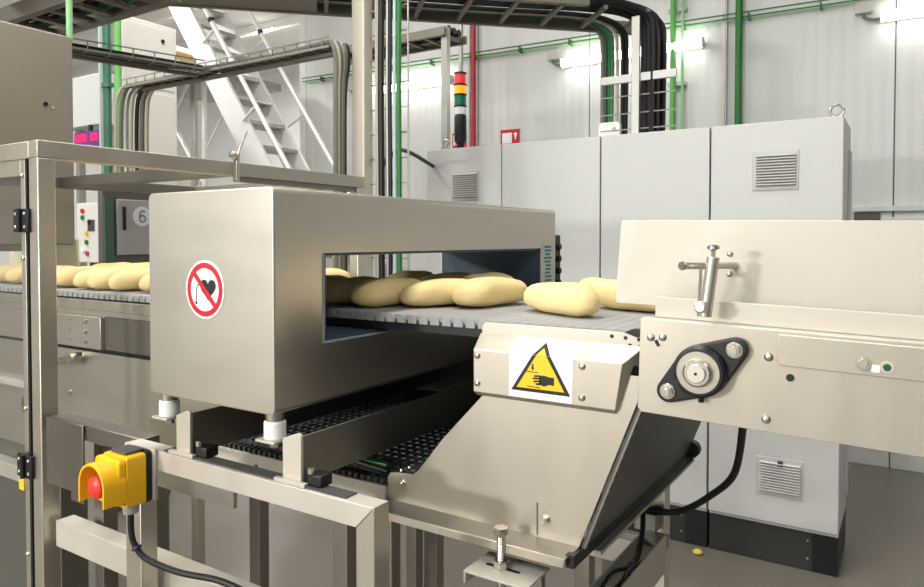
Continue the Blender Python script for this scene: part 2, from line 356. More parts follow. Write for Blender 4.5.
# ------------------------------------------------------------------ overhead ladder tray, diagonal, with cables dropping into the cabinets
d = Vector((0.718, 0.696, 0)); nrm = Vector((0.696, -0.718, 0)); P0 = Vector((-1.46, 4.235, 0))
def TP(s, o, z): q = P0 - d * s + nrm * o; return Vector((q.x, q.y, z))
t = thing('cable_ladder', 'dark overhead cable ladder crossing the top of the picture to the cabinets', 'cable tray', (-2.4, 3.0, 2.9))
WID = 0.40
for o, nm in ((0, 'side_rail'), (WID, 'side_rail')):
    G().bar(TP(0 if o == 0 else .45, o, 2.935), TP(4.2, o, 2.935), 0.03, 0.075 if o == 0 else .05).build(nm, TRAYM, t, 0.003, 1)
me = None
for i in range(17):
    G().bar(TP(0.1 + i * 0.25, 0, 2.915), TP(0.1 + i * 0.25, WID, 2.915), 0.022, 0.02).build('rung', TRAYM, t)
G().bar(TP(1.9, WID * .5, 2.906), TP(4.2, WID * .5, 2.906), 0.37, 0.004).build('bottom_sheet', TRAYM, t)
# support post and cross bar of the drop
t2 = thing('drop_frame', 'grey steel post and cross bar carrying the cables above the middle cabinet', 'bracket', (-1.40, 4.2, 2.236))
G().box(-1.352, -1.305, 3.88, 3.90, 2.236, 2.895).build('post', GALV, t2, 0.003)
G().box(-1.545, -1.105, 3.9005, 3.92, 2.535, 2.58).build('cross_bar', mat('bar_light', (200, 198, 194), 0.5, 0.3), t2, 0.002)
for zz in (2.27, 2.36, 2.46): G().tube([(-1.545, 3.91, zz), (-1.105, 3.91, zz)], 0.004, 6).build('ladder_wire', GALV, t2)
cabs = [(-1.605, CABLEG, .014), (-1.585, mat('deep_green_cable', (52, 84, 58), .5), .013), (-1.563, GREENP, .012), (-1.545, GREEND, .012), (-1.515, CABLEB, .010), (-1.478, RUBBER, .014), (-1.455, RUBBER, .011),
        (-1.345, RUBBER, .014), (-1.322, RUBBER, .014), (-1.287, RUBBER, .016), (-1.262, RUBBER, .017), (-1.235, RUBBER, .017), (-1.248, RUBBER, .013), (-1.275, RUBBER, .013)]
cabs += [((-1.347, -1.324, -1.285, -1.262, -1.236, -1.290, -1.264, -1.240)[i], RUBBER, .013) for i in range(8)]
NB = sorted(range(7, len(cabs)), key=lambda k_: cabs[k_][0])
for i, (cx, cm, r) in enumerate(cabs):
    cy = 4.10 if i < 14 else 4.065 - .022 * (i - 14)
    off = (Vector((cx, cy, 0)) - P0).dot(nrm); s0 = -(Vector((cx, cy, 0)) - P0).dot(d)
    off = max(0.03, min(WID - 0.03, off)) ; zt = 2.95 + r + (0.03 if i in (12, 13) else 0)
    path = [TP(4.2, off, zt), TP(3.0, off, zt), TP(2.0, off, zt), TP(s0 + 0.9, off, zt), TP(s0 + 0.35, off, zt + .005)]
    path += [TP(s0 + 0.13, off, zt - 0.012), (cx - 0.015, cy - .01, zt - 0.075), (cx, cy, zt - 0.18), (cx, cy, 2.6), (cx + random.uniform(-.006, .006), cy, 2.236)]
    nm = 'green' if i in (1, 2, 3) else ('grey' if i == 0 else ('beige' if i == 4 else 'black'))
    single('power_cable', G().tube(smooth_path(path, 6), r, 8), cm,
           {0: 'grey cable dropping from the overhead ladder, leftmost of the drop', 1: 'deep green cable hanging next to the grey one above the cabinets', 2: 'bright green cable hanging above the middle cabinet', 3: 'dull green cable hanging above the middle cabinet', 4: 'beige cable hanging above the middle cabinet between green and black'}.get(i,
           '%s black cable left of the grey drop post above the cabinets' % ('thicker' if i == 5 else 'thinner') if i < 7 else '%s black cable to the right of the grey drop post, counted from it' % ORD[NB.index(i)]), 'cable', 'cables dropping into the cabinets' if i < 5 else ('black cables left of the drop post' if i < 7 else 'black cables right of the drop post'))

# ------------------------------------------------------------------ beige column, wire ladder and its cables
single('steel_column', G().prism(rrect(-2.428, -2.345, 2.75, 2.82, 0.008), 'xy', 0, CEIL), mat('column_beige', (206, 198, 184), 0.45, 0.4, vary=.05), 'beige square steel column rising behind the metal detector', 'column')
t = thing('wire_ladder', 'vertical wire cable ladder fixed beside the beige column', 'cable tray', (-2.2, 2.8, 1.2))
for xx in (-2.31, -2.105): G().cyl((xx, 2.80, 0.9), (xx, 2.80, CEIL), 0.005, 8).build('wire', GALV, t)
rung = G().tube([(-2.36, 2.80, 0), (-2.105, 2.80, 0)], 0.004, 6).mesh('rung', BOLT)
for i in range(20): inst('rung', rung, t, (0, 0, 1.3 + i * 0.125))
for xx, r, m_, lab in ((-2.285, .007, CABLEB, 'thin cream cable nearest the beige column'), (-2.262, .016, RUBBER, 'thick black cable on the wire ladder beside the beige column'), (-2.222, .009, GALV, 'grey pipe between two black cables on the wire ladder'),
                       (-2.205, .010, RUBBER, 'slim black cable in the middle of the wire ladder'), (-2.178, .008, mat('pale_blue_cable', (190, 210, 216), .5), 'pale blue hose on the wire ladder'), (-2.150, .013, GREENP, 'bright green cable on the wire ladder right of the beige column')):
    single('riser_cable', G().tube(smooth_path([(xx, 2.785, 0.9), (xx + .003, 2.782, 1.8), (xx - .002, 2.785, 2.4), (xx + .002, 2.785, 3.1), (xx, 2.785, CEIL - .002)], 5), r, 8), m_, lab, 'cable', 'cables on the wire ladder')
single('branch_cable', G().tube(smooth_path([(-2.25, 2.78, 2.02), (-2.45, 3.2, 2.15), (-2.62, 3.7, 2.13), (-2.728, 3.95, 2.12)], 6), .012, 8), RUBBER, 'black cable sagging from the wire ladder to the left cabinet', 'cable')
# short rear tray and its post
t = thing('rear_tray', 'short cable tray on a grey post behind the signal tower', 'cable tray', (-3.08, 4.6, 0))
G().box(-3.11, -3.055, 4.56, 4.61, 0, 3.29).build('post', GALV, t, .003)
G().box(-4.3, -3.06, 4.53, 4.56, 3.22, 3.28).build('side_rail', TRAYM, t)
G().box(-4.3, -3.06, 4.83, 4.86, 3.22, 3.28).build('side_rail', TRAYM, t)
for i in range(7): G().box(-4.2 + i * .18, -4.17 + i * .18, 4.56, 4.83, 3.23, 3.25).build('rung', TRAYM, t)
for i in range(3): single('tray_cable', G().tube([(-4.3, 4.62 + i * .07, 3.285), (-3.07, 4.62 + i * .07, 3.285)], .03, 8), RUBBER, '%s black cable from the front in the short rear tray' % ORD[i], 'cable', 'cables in the short rear tray')

# ------------------------------------------------------------------ bent cable tray upper left, with cable bundles
t = thing('cable_tray', 'T-shaped grey cable tray at upper left in front of the stairs', 'cable tray', (-3.4, 2.65, 2.6))
def tray_run(p, q_, wd, n):
    p = Vector(p); q_ = Vector(q_); dd = (q_ - p).normalized(); nn = Vector((-dd.y, dd.x, 0))
    for sgn in (-1, 1):
        for dz in (.004, .05): G().bar(p + nn * sgn * wd / 2 + Vector((0, 0, dz)), q_ + nn * sgn * wd / 2 + Vector((0, 0, dz)), .006, .006 if dz > .01 else .012).build('side_wire', GALV, t)
    for i in range(n):
        c = p + (q_ - p) * ((i + .5) / n)
        G().bar(c - nn * wd / 2, c + nn * wd / 2, .006, .004).build('cross_wire', GALV, t)
        for sgn in (-1, 1): G().bar(c + nn * sgn * wd / 2, c + nn * sgn * wd / 2 + Vector((0, 0, .05)), .005, .005, (1, 0, 0)).build('upright_wire', GALV, t)
    G().bar(p + Vector((0, 0, -.012)) + nn * wd * .1, q_ + Vector((0, 0, -.012)) + nn * wd * .1, .03, .018).build('carrier', TRAYM, t)
tray_run((-3.36, 2.69, 2.60), (-2.46, 2.69, 2.60), .14, 10)
tray_run((-3.90, 1.15, 2.60), (-3.47, 2.62, 2.60), .20, 14)
tray_run((-4.22, 2.69, 2.60), (-3.36, 2.69, 2.60), .14, 9)
cmat = [CABLEG, CABLEB, mat('olive_cable', (104, 104, 84), .6), GALV, CABLEG, RUBBER]
for i in range(6):
    yy = 2.638 + i * .021; r = .012 + .002 * (i % 3)
    single('tray_cable', G().tube(smooth_path([(-3.97 + i * .028, 1.15, 2.617), (-3.76 + i * .028, 1.9, 2.622), (-3.60 + i * .026, 2.4, 2.618), (-3.43 + .008 * i, yy - .03, 2.622), (-3.2, yy, 2.622), (-2.8, yy, 2.619), (-2.50, yy, 2.63),
             (-2.455, yy, 2.615), (-2.44 - .004 * i, yy + .01, 2.53), (-2.445 - .008 * i, yy + .01, 2.3), (-2.445 - .008 * i, yy + .01, 1.3)], 6), r, 8), cmat[i], '%s cable from the beige column among those dropping from the tray end' % ORD[i], 'cable', 'cables dropping beside the beige column')
for i in range(7):
    yy = 2.635 + i * .018; r = .010 + .003 * (i % 3); xx = -4.27 + .028 * i
    single('tray_cable', G().tube(smooth_path([(-3.46, yy, 2.62), (-3.8, yy, 2.62), (-4.1, yy, 2.622), (xx + .05, yy, 2.615), (xx, yy - .02, 2.53), (xx - .005, yy - .03, 2.3), (xx, yy - .03, 2.0)], 6), r, 8),
           [CABLEB, CABLEG, GALV, CABLEB, RUBBER, CABLEG, CABLEB][i], '%s cable from the left where the tray drops beside the green column' % ORD[i], 'cable', 'cables dropping at the left end of the tray')

# ------------------------------------------------------------------ aluminium stairs
t = thing('stairs', 'white aluminium stairs with handrails in the back left', 'stairs', (-3.5, 4.7, 0))
def SX(z): return -5.1 - (z - 2.37) / 1.63 * 1.15      # centre line of the stringers
for y0 in (4.48, 4.95):
    w2 = 0.15
    G().prism([(SX(0.05) - w2, 0.0), (SX(0.05) + w2, 0.0), (SX(4.6) + w2, 4.6), (SX(4.6) - w2, 4.6)], 'xz', y0, y0 + .035).build('stringer', ALU, t, .004)
tr = G().box(-0.13, 0.13, 4.515, 4.95, -0.018, 0.018).mesh('tread', GALV, .003, 1)
for i in range(18): inst('tread', tr, t, (SX(0.25 * (i + 1)), 0, 0.25 * (i + 1)))
for y0, dx, dz in ((4.46, .36, 0.0), (4.99, .45, 0.0)):
    G().tube([(SX(.9) + dx, y0, .9), (SX(4.6) + dx, y0, 4.6)], .022, 10).build('handrail', ALU, t)
    for z0 in (1.2, 2.0, 2.75, 3.55, 4.3):
        G().tube([(SX(z0) + .1, y0, z0), (SX(z0 + .12) + dx, y0, z0 + .12)], .014, 8).build('baluster', ALU, t)
    G().lathe([(.03, -.02), (.032, .02), (.02, .03)], (SX(3.75) + dx, y0, 3.75), (0, 0, 1), 12).build('clamp', BLACK, t)
t = thing('platform_frame', 'white tubular platform frame with crossed braces left of the stairs', 'platform', (-6.7, 4.8, 0))
for xx, w_ in ((-6.44, .07), (-6.27, .04), (-7.1, .04)): G().box(xx - w_ / 2, xx + w_ / 2, 4.78, 4.82, 0, 3.3).build('upright', GALV if w_ > .05 else ALU, t, .003)
G().tube([(-7.126, 4.8, 3.33), (-6.3, 4.8, 2.25)], .02, 8).build('brace', ALU, t)
G().tube([(-6.5, 4.8, 3.36), (-7.13, 4.8, 2.6)], .02, 8).build('brace', ALU, t)
G().tube([(-5.75, 4.8, 3.2), (-6.27, 4.8, 2.55)], .014, 8).build('brace', ALU, t)
G().box(-7.2, -5.98, 4.3, 5.6, 3.30, 3.38).build('deck', GALV, t, .003)

# ------------------------------------------------------------------ background machines, left
t = thing('white_machine', 'tall white machine casing left of the stairs', 'machine', (-5.3, 3.3, 0))
G().box(-5.10, -5.0, 3.1, 3.57, 0, 3.33).build('casing', WHITEM, t, .01)
G().box(-5.0, -4.994, 3.13, 3.54, 2.82, 3.29).build('panel', WHITEM, t, .002)
G().box(-5.0, -4.994, 3.13, 3.54, 1.2, 2.78).build('panel', WHITEM, t, .002)
G().cyl((-4.994, 3.44, 3.2), (-4.985, 3.44, 3.2), .015, 10).build('latch', BLACK, t)
single('yellow_drum', G().lathe([(.2, 0), (.23, .02), (.23, .3), (.2, .32)], (-8.2, 6, 3.95), (0, -1, 0), 24), mat('drum_orange', (222, 190, 120), .5), 'round orange yellow drum behind the white stairs', 'drum')
t = thing('drum_shelf', 'grey steel bracket frame behind the stairs carrying the yellow drum', 'bracket', (-8.2, 6, 0))
G().box(-8.5, -7.9, 5.6, 6.05, 3.68, 3.72).build('shelf', GALV, t)
for xx in (-8.45, -7.95): G().box(xx - .03, xx + .03, 5.95, 6.01, 0, 3.68).build('leg', GALV, t)
t = thing('green_column', 'dark green steel column with a flange at upper left', 'column', (-4.85, 2.9, 0))
G().box(-4.86, -4.80, 2.87, 2.90, 0, 4.9).build('web', GREEND, t, .004)
G().box(-4.878, -4.861, 2.85, 2.92, 0, 4.9).build('flange', mat('flange_pale', (196, 206, 200), .5), t)
G().box(-4.865, -4.78, 2.86, 2.905, 2.72, 2.75).build('bracket', GREEND, t)
single('green_standpipe', G().cyl((-4.755, 2.92, 0), (-4.755, 2.92, 4.9), .026, 12), mat('leaf_green', (116, 190, 104), .45), 'leaf green vertical pipe between green column and white machine', 'pipe')
t = thing('machine_hood', 'large beige sheet metal hood over the conveyor at far left', 'machine', (-3.1, 1.2, 0))
G().box(-3.5, -2.75, 0.62, 1.508, 1.62, 2.425).build('hood', BEIGE, t, .012, 3)
for yy in (.62, 1.445):
    G().box(-3.5, -3.42, yy, yy + .08, 0, 1.62).build('leg', BEIGE, t, .004)
G().cyl((-2.75, 1.40, 2.15), (-2.744, 1.40, 2.15), .008, 10).build('latch', BLACK, t)
G().cyl((-2.75, 1.425, 2.14), (-2.744, 1.425, 2.14), .006, 10).build('latch', GREYP, t)
G().box(-3.7, -3.1, 1.705, 1.717, 1.50, 1.645).build('side_guide', CREAM, t, .006)
G().box(-3.42, -3.38, 1.40, 1.7045, 1.59, 1.6195).build('guide_arm', BEIGE, t)
single('pale_green_pipe', G().cyl((-2.78, 1.51, 2.42), (-2.78, 1.51, CEIL), .012, 12), GREENL, 'pale green pipe standing on the beige hood', 'pipe')
t = thing('roof_tray', 'dark cable tray under the ceiling at the top left corner', 'cable tray', (-3.4, 1.9, 2.75))
G().box(-4.6, -2.9, 1.80, 1.84, 2.75, 2.83).build('side_rail', TRAYM, t)
G().box(-4.6, -2.9, 2.06, 2.10, 2.75, 2.83).build('side_rail', TRAYM, t)
for i in range(9): G().box(-4.5 + i * .18, -4.46 + i * .18, 1.84, 2.06, 2.76, 2.78).build('rung', TRAYM, t)
for i in range(4): single('tray_cable', G().tube([(-4.6, 1.87 + i * .05, 2.80 + .004 * (i % 2)), (-2.9, 1.87 + i * .05, 2.80)], .018, 8), GREENP if i == 3 else RUBBER, 'green cable in the top left tray' if i == 3 else '%s black cable from the front in the top left tray' % ORD[i], 'cable', 'cables in the top left tray')
t = thing('grey_hopper', 'pale grey hopper casing behind the green column', 'machine', (-6.3, 3.6, 0))
G().box(-6.75, -6.12, 3.6, 4.0, 2.68, 3.14).build('casing', mat('hopper_grey', (206, 208, 206), .5), t, .01)
for xx in (-6.7, -6.2): G().box(xx - .03, xx + .03, 3.7, 3.76, 0, 2.68).build('leg', GALV, t)
t = thing('display_sign', 'small pink and purple lit display hanging under the grey hopper', 'display', (-6.4, 3.58, 2.46))
G().box(-6.52, -6.12, 3.57, 3.60, 2.46, 2.62).build('screen', mat('screen_purple', (84, 48, 110), .4, emit=.5), t)
for a, b_ in ((-6.50, -6.30), (-6.25, -6.13)): G().box(a, b_, 3.565, 3.57, 2.53, 2.60).build('lit_bar', mat('screen_pink', (214, 24, 92), .4, emit=.5), t)
G().box(-6.30, -6.26, 3.58, 3.60, 2.62, 2.68).build('hanger', BLACK, t)
t = thing('control_panel', 'white control panel with coloured buttons seen through the guard frame', 'control panel', (-6.2, 3.55, 0))
G().box(-6.37, -6.03, 3.5, 3.65, 1.44, 1.97).build('panel', mat('panel_white', (224, 222, 214), .5), t, .008)
G().box(-6.25, -6.15, 3.55, 3.62, 0, 1.44).build('stand', DARKG, t)
for px_, pz_, mm in ((-6.26, 1.90, PRINTR), (-6.26, 1.84, GREENP), (-6.15, 1.80, BLACK), (-6.2, 1.7, PRINTY), (-6.2, 1.62, GREENP), (-6.26, 1.55, PRINTW), (-6.19, 1.52, PRINTR)):
    G().cyl((px_, 3.5, pz_), (px_, 3.485, pz_), .022, 12).build('button', mm, t)
G().box(-6.18, -6.08, 3.492, 3.5, 1.72, 1.82).build('screen', DARKG, t)
t = thing('numbered_machine', 'dark machine with a grey door numbered 6 seen through the guard frame', 'machine', (-4.4, 2.5, 0))
G().box(-4.07, -4.02, 2.36, 2.80, 0, 1.99).build('body', mat('machine_brown', (112, 104, 94), .5, .3), t, .01)
dr = G().box(-4.02, -4.0, 2.44, 2.70, 1.55, 1.885).build('door', mat('door_grey', (182, 182, 180), .45), t, .006)
G().box(-4.0, -3.99, 2.475, 2.492, 1.70, 1.84).build('handle', BLACK, dr)
bd = G().cyl((-4.0, 2.602, 1.785), (-3.996, 2.602, 1.785), .06, 24).build('badge', PRINTW, dr)
G().tube([(-3.995, 2.602 + .02 * math.cos(a) , 1.77 + .02 * math.sin(a)) for a in (2 * math.pi * i / 20 for i in range(21))] , .0045, 6).tube(smooth_path([(-3.995, 2.582, 1.77), (-3.995, 2.584, 1.80), (-3.995, 2.597, 1.82), (-3.995, 2.618, 1.815)]), .0045, 6).build('numeral', mat('numeral_grey', (120, 120, 118), .5), bd)
G().box(-4.02, -4.0, 2.365, 2.42, 1.5, 1.9).build('glass_strip', mat('green_glass', (70, 100, 84), .2), t)

# ------------------------------------------------------------------ guard enclosure at left
t = thing('guard_enclosure', 'stainless steel guard frame with clear hinged door at left', 'guard frame', (-2.1, 1.35, 0))
XA, XB, YA, YB, ZT = -1.668, -2.62, 0.83, 1.92, 1.867
for xx in (XA, XB + .04):
    for yy in (YA, YB): G().box(xx - .04, xx, yy, yy + .04, 0, ZT - .04).build('post', STEEL, t, .0025)
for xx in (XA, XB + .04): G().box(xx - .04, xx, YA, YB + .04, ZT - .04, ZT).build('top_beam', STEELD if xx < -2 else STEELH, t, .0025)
for yy in (YA, YB): G().box(XB + .0402, XA - .0402, yy, yy + .04, ZT - .04, ZT).build('top_beam', STEELH, t, .0025)
G().box(XB + .0402, XA - .0402, 1.36, 1.40, ZT - .04, ZT - .002).build('cross_beam', STEELD, t, .002)
G().box(XA - .030, XA - .010, 1.40, 1.92, ZT - .055, ZT - .0402).build('inner_strip', STEELD, t)
dn = G().box(XB + .05, -1.737, .8425, .8465, .75, 1.82).build('door_pane', PANE, t)
G().box(-1.7365, -1.728, .836, .85, .72, 1.83).build('door_gasket', BLACK, t)
G().box(-1.757, -1.7375, .836, .842, .72, 1.83).build('door_stile', STEEL, t, .001)
G().box(XB + .05, -1.7585, .836, .842, 1.79, 1.83).build('door_rail', STEEL, t, .001)
for zz in (1.685, 1.115):
    h = G().box(-1.765, -1.700, .822, .830, zz - .027, zz + .027).build('hinge', BLACK, t, .002)
    G().cyl((-1.7325, .819, zz - .027), (-1.7325, .819, zz + .027), .006, 10).build('hinge_pin', BLACK, h)
    for xx in (-1.753, -1.712):
        for dz in (-.015, .015): bolt(h, xx, .822, zz + dz, .6, DOMEME, 'screw')
for zz in (1.79, 1.598, 1.245, .9): bolt(t, -1.748, .836, zz, .9, DOMEME, 'door_screw')
G().box(-1.795, -1.772, .840, .8424, 1.045, 1.085).build('yellow_sticker', PRINTY, t)
G().tube(smooth_path([(XA + .006, 1.42, 1.96), (XA + .006, 1.40, 1.92), (XA + .006, 1.385, 1.88), (XA + .006, 1.384, 1.815)]), .0035, 8).build('latch_rod', BOLT, t)
G().lathe([(.012, 0), (.013, .01), (.006, .016)], (XA + .002, 1.368, 1.885), (1, 0, 0), 12).build('latch_knob', BOLT, t)
G().box(XA + .0005, XA + .004, 1.372, 1.395, 1.81, 1.9).build('latch_plate', STEEL, t)

# ------------------------------------------------------------------ main conveyor: belt links, bed, left side body
t = thing('infeed_conveyor', 'long grey modular belt conveyor carrying loaves through the metal detector', 'conveyor', (-1.5, 1.38, 0))
Y0B, Y1B, ZB = 1.052, 1.70, 1.50
PITCH = 0.0254
def link_mesh(m_):
    g = G(); p = PITCH
    g.add([(-p / 2 + .0001, Y0B + .004, ZB - .009), (p / 2 - .0001, Y0B + .004, ZB - .009), (p / 2 - .0001, Y1B, ZB - .009), (-p / 2 + .0001, Y1B, ZB - .009),
           (-p / 2 + .0005, Y0B + .004, ZB), (p / 2 - .0005, Y0B + .004, ZB), (p / 2 - .0005, Y1B, ZB), (-p / 2 + .0005, Y1B, ZB)],
          [(0, 3, 2, 1), (4, 5, 6, 7), (0, 1, 5, 4), (1, 2, 6, 5), (2, 3, 7, 6), (3, 0, 4, 7)])
    pts = [(0.0095 * math.cos(math.radians(a)), ZB - .0085 + .0075 * math.sin(math.radians(a))) for a in range(0, 181, 30)] + [(-.0095, ZB - .015), (.0095, ZB - .015)]
    g.prism(pts, 'xz', Y0B, Y0B + .012)
    return g.mesh('belt_link', m_)
lm = link_mesh(BELT)
xs = -3.45
k = 0
while xs + k * PITCH < -.345:
    inst('belt_link', lm, t, (xs + k * PITCH, 0, 0)); k += 1
G().box(-3.4, -.34, Y0B + .004, Y1B - .01, 1.470, 1.4845).build('belt_bed', BLACK, t)
G().box(-3.4, -1.30, 1.05, 1.066, 1.453, 1.480).build('side_rail', STEELH, t, .002)
G().box(-3.4, -1.24, 1.058, 1.07, 1.438, 1.4525).build('recess_strip', STEEL, t)
G().box(-3.4, -1.793, 1.044, 1.064, 1.351, 1.437).build('bearing_plate', STEEL, t, .0015)
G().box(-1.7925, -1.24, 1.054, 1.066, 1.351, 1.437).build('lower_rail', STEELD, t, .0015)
G().box(-3.4, -1.24, 1.06, 1.07, 1.340, 1.3505).build('shadow_gap', BLACK, t)
G().box(-3.4, -1.29, 1.056, 1.068, 1.03, 1.3395).build('side_panel', STEEL, t, .0015)
G().box(-3.4, -1.29, 1.69, 1.70, 1.03, 1.46).build('side_panel', STEEL, t, .0015)
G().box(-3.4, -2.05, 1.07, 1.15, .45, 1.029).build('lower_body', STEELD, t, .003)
for zz in (1.423, 1.395, 1.369): bolt(t, -1.862, 1.044, zz, .85); bolt(t, -1.94, 1.044, zz, .45, HOLEME, 'hole')
bolt(t, -2.01, 1.044, 1.394, .5, HOLEME, 'hole')
G().box(-3.3, -2.07, 1.03, 1.0555, 1.21, 1.226).build('tie_bar', STEELG, t, .002)
G().box(-3.3, -2.06, 1.03, 1.069, .93, .975).build('tie_bar', STEELG, t, .002)
for zz in (1.29, 1.25, 1.18): bolt(t, -2.12, 1.056, zz, .9)
bolt(t, -1.962, 1.056, 1.218, .9); bolt(t, -1.951, 1.056, 1.154, 1.1); bolt(t, -2.19, 1.056, 1.3, 1.2)
G().cyl((-2.02, 1.03, 1.30), (-1.88, 1.03, 1.322), .010, 12).cyl((-1.905, 1.056, 1.32), (-1.905, 1.02, 1.32), .016, 14).build('adjusting_pin', BOLT, t)
G().lathe([(.045, 0), (.048, .012), (.03, .02), (.03, .03), (.014, .034)], (-2.14, 1.055, 1.165), (0, -1, 0), 24).build('pulley', STEELD, t)
for xx in (-3.3, -2.40):
    for yy in (1.10, 1.62): G().box(xx - .025, xx + .025, yy - .025, yy + .025, 0, 1.03).build('leg', STEELD, t, .003)
# nose section past the detector
G().prism([(-.627 + .006, 1.4985), (-.335, 1.4985), (-.335, 1.455), (-.627, 1.455), (-.627, 1.4925)], 'xz', 1.044, 1.0515).build('nose_plate', STEELH, t, .001)
for px_, pz_ in ((-.392, 1.491), (-.370, 1.490), (-.349, 1.489), (-.363, 1.479), (-.348, 1.478)): bolt(t, px_, 1.0442, pz_, .62, HOLEME, 'hole')
G().prism([(-.372, 1.4985), (-.36, 1.504), (-.345, 1.503), (-.34, 1.494), (-.352, 1.492)], 'xz', 1.043, 1.06).build('nose_bar', BLACK, t)

# ------------------------------------------------------------------ metal detector
t = thing('metal_detector', 'brushed stainless steel metal detector tunnel over the conveyor', 'metal detector', (-1.0425, 1.335, 1.35))
g = G().prism(rrect(-1.21, -.875, 1.352, 1.727, .011, 5), 'xz', .80, 1.872)
body = g.build('body', STEEL, t, 0)
cut = G().box(-1.5, -.6, .917, 1.776, 1.462, 1.617).build('cutter', STEEL, t)
md = body.modifiers.new('hole', 'BOOLEAN'); md.object = cut; md.operation = 'DIFFERENCE'; md.solver = 'EXACT'
bpy.context.view_layer.update()
dg = bpy.context.evaluated_depsgraph_get()
nm_ = bpy.data.meshes.new_from_object(body.evaluated_get(dg)); body.modifiers.clear(); body.data = nm_
bm = bmesh.new(); bm.from_mesh(nm_)
ed = [e for e in bm.edges if len(e.link_faces) == 2 and e.calc_face_angle(0) > math.radians(60) and (max(v.co.y for v in e.verts) < -.53 or min(v.co.y for v in e.verts) > .53)]
bmesh.ops.bevel(bm, geom=ed, offset=.0025, segments=2, affect='EDGES', profile=.5)
bm.to_mesh(nm_); bm.free()
nm_.polygons.foreach_set('use_smooth', [True] * len(nm_.polygons)); nm_.set_sharp_from_angle(angle=math.radians(21))
bpy.data.objects.remove(cut)
a, b_, c_, d_ = .918, 1.775, 1.463, 1.616
G().box(-1.208, -.878, a, a + .006, c_, d_).build('tunnel_lining', SLATE, t)
G().add([(-.878, b_, c_), (-.878, b_, d_), (-1.08, b_ - .02, d_), (-1.08, b_ - .02, c_), (-1.208, b_, c_), (-1.208, b_, d_)], [(0, 1, 2, 3), (3, 2, 5, 4), (0, 4, 5, 1), (0, 3, 4), (1, 5, 2)]).build('tunnel_lining', SLATE, t)
G().box(-1.208, -.878, a + .006, b_ - .02, d_ - .004, d_).build('tunnel_lining', SLATE, t)
G().box(-1.208, -.878, a + .006, b_ - .02, c_, c_ + .004).build('tunnel_lining', SLATE, t)
G().box(-.8755, -.8735, .9165, 1.776, 1.4575, 1.4615).build('aperture_edge', mat('pale_blue_seal', (150, 168, 184), .5), t)
G().box(-.8755, -.8735, .9125, .9165, 1.4575, 1.617).build('aperture_edge', mat('grey_seal', (150, 152, 152), .5), t)
lb = G().box(-.8755, -.8742, 1.787, 1.852, 1.495, 1.632).build('data_label', mat('label_pale_green', (196, 212, 204), .5), t)
random.seed(3)
for i in range(11):
    G().box(-.8742, -.8738, 1.794 + random.uniform(0, .012), 1.832 + random.uniform(0, .014), 1.618 - i * .0105, 1.624 - i * .0105).build('label_print', mat('print_teal', (92, 120, 116), .5), lb)
G().box(-1.10, -.885, 1.872, 1.93, 1.47, 1.655).build('rear_unit', BLACK, t, .004)
for i in range(4): G().cyl((-.886, 1.90, 1.62 - i * .035), (-.872, 1.90, 1.62 - i * .035), .009, 10).build('rear_plug', BLACK, t)
# prohibition sticker: no pacemakers
CX, CZ = -1.047, 1.553
st = G().cyl((CX, .7999, CZ), (CX, .7990, CZ), .0515, 48).build('prohibition_sticker', PRINTW, t, label='round red and white no-pacemaker sticker')
G().ring((CX, CZ), .038, .0475, .7984, .7990, 48).build('red_ring', PRINTR, st)
def heart(cx, cz, s):
    pts = []
    for i in range(40):
        a = 2 * math.pi * i / 40
        pts.append((cx + s * 16 * math.sin(a) ** 3 / 17, cz + s * (13 * math.cos(a) - 5 * math.cos(2 * a) - 2 * math.cos(3 * a) - math.cos(4 * a)) / 17))
    return pts
G().prism(heart(CX + .009, CZ + .002, .0225), 'xz', .7986, .7990).build('heart_symbol', PRINTK, st)
G().tube(smooth_path([(CX - .008, .7987, CZ + .006), (CX - .018, .7987, CZ + .008), (CX - .022, .7987, CZ - .004), (CX - .023, .7987, CZ - .022)]), .0009, 6).build('lead_symbol', PRINTK, st)
G().cyl((CX - .023, .799, CZ - .024), (CX - .023, .7985, CZ - .024), .003, 10).build('electrode_symbol', PRINTK, st)
q = .0395 * math.sqrt(.5); e = .0045 * math.sqrt(.5)
G().prism([(CX - q - e, CZ + q - e), (CX - q + e, CZ + q + e), (CX + q + e, CZ - q + e), (CX + q - e, CZ - q - e)], 'xz', .7982, .7986).build('red_slash', PRINTR, st)
# feet
for fx, fy in ((-1.189, .826), (-.902, .826), (-1.189, 1.80), (-.902, 1.80)):
    f = G().cyl((fx, fy, 1.306), (fx, fy, 1.337), .0185, 24).build('foot', WPLAST, t, .003)
    G().cyl((fx, fy, 1.3372), (fx, fy, 1.3525), .0155, 20).build('collar', BOLT, f)
    G().box(fx - .027, fx + .0185, fy - .02, fy + .02, 1.3015, 1.3058).build('foot_plate', STEELG, f, .001)
    G().cyl((fx, fy, 1.292), (fx, fy, 1.3015), .009, 6).build('nut', BOLT, f)

# ------------------------------------------------------------------ support frame under the detector
t = thing('support_frame', 'square tube steel frame holding the metal detector and reject conveyor', 'frame', (-1.0, 1.2, 0))
XR0, XR1 = -1.30, -.670
G().prism([(XR0, 1.24), (XR1, 1.24), (XR1 - .036, 1.203), (XR0, 1.203)], 'xz', .80, .836).build('front_rail', STEELG, t, .0015)
G().prism([(XR1 + .0003, 1.24), (XR1 + .0003, 0), (XR1 - .035, 0), (XR1 - .0355, 1.2027)], 'xz', .8003, .8357).build('leg', STEEL, t, .0015)
G().box(-1.299, -1.249, .8003, .8357, 0, 1.2025).build('leg', STEEL, t, .002)
G().box(-1.185, -.73, .806, .832, 1.2402, 1.2425).build('rubber_pad', mat('pebbled_pad', (70, 70, 68), .8, bump=1, bscale=400), t)
for xx in (-1.299, XR1 - .0355): G().box(xx, xx + .05, 1.80, 1.84, 0, 1.2395).build('leg', STEELD, t, .002)
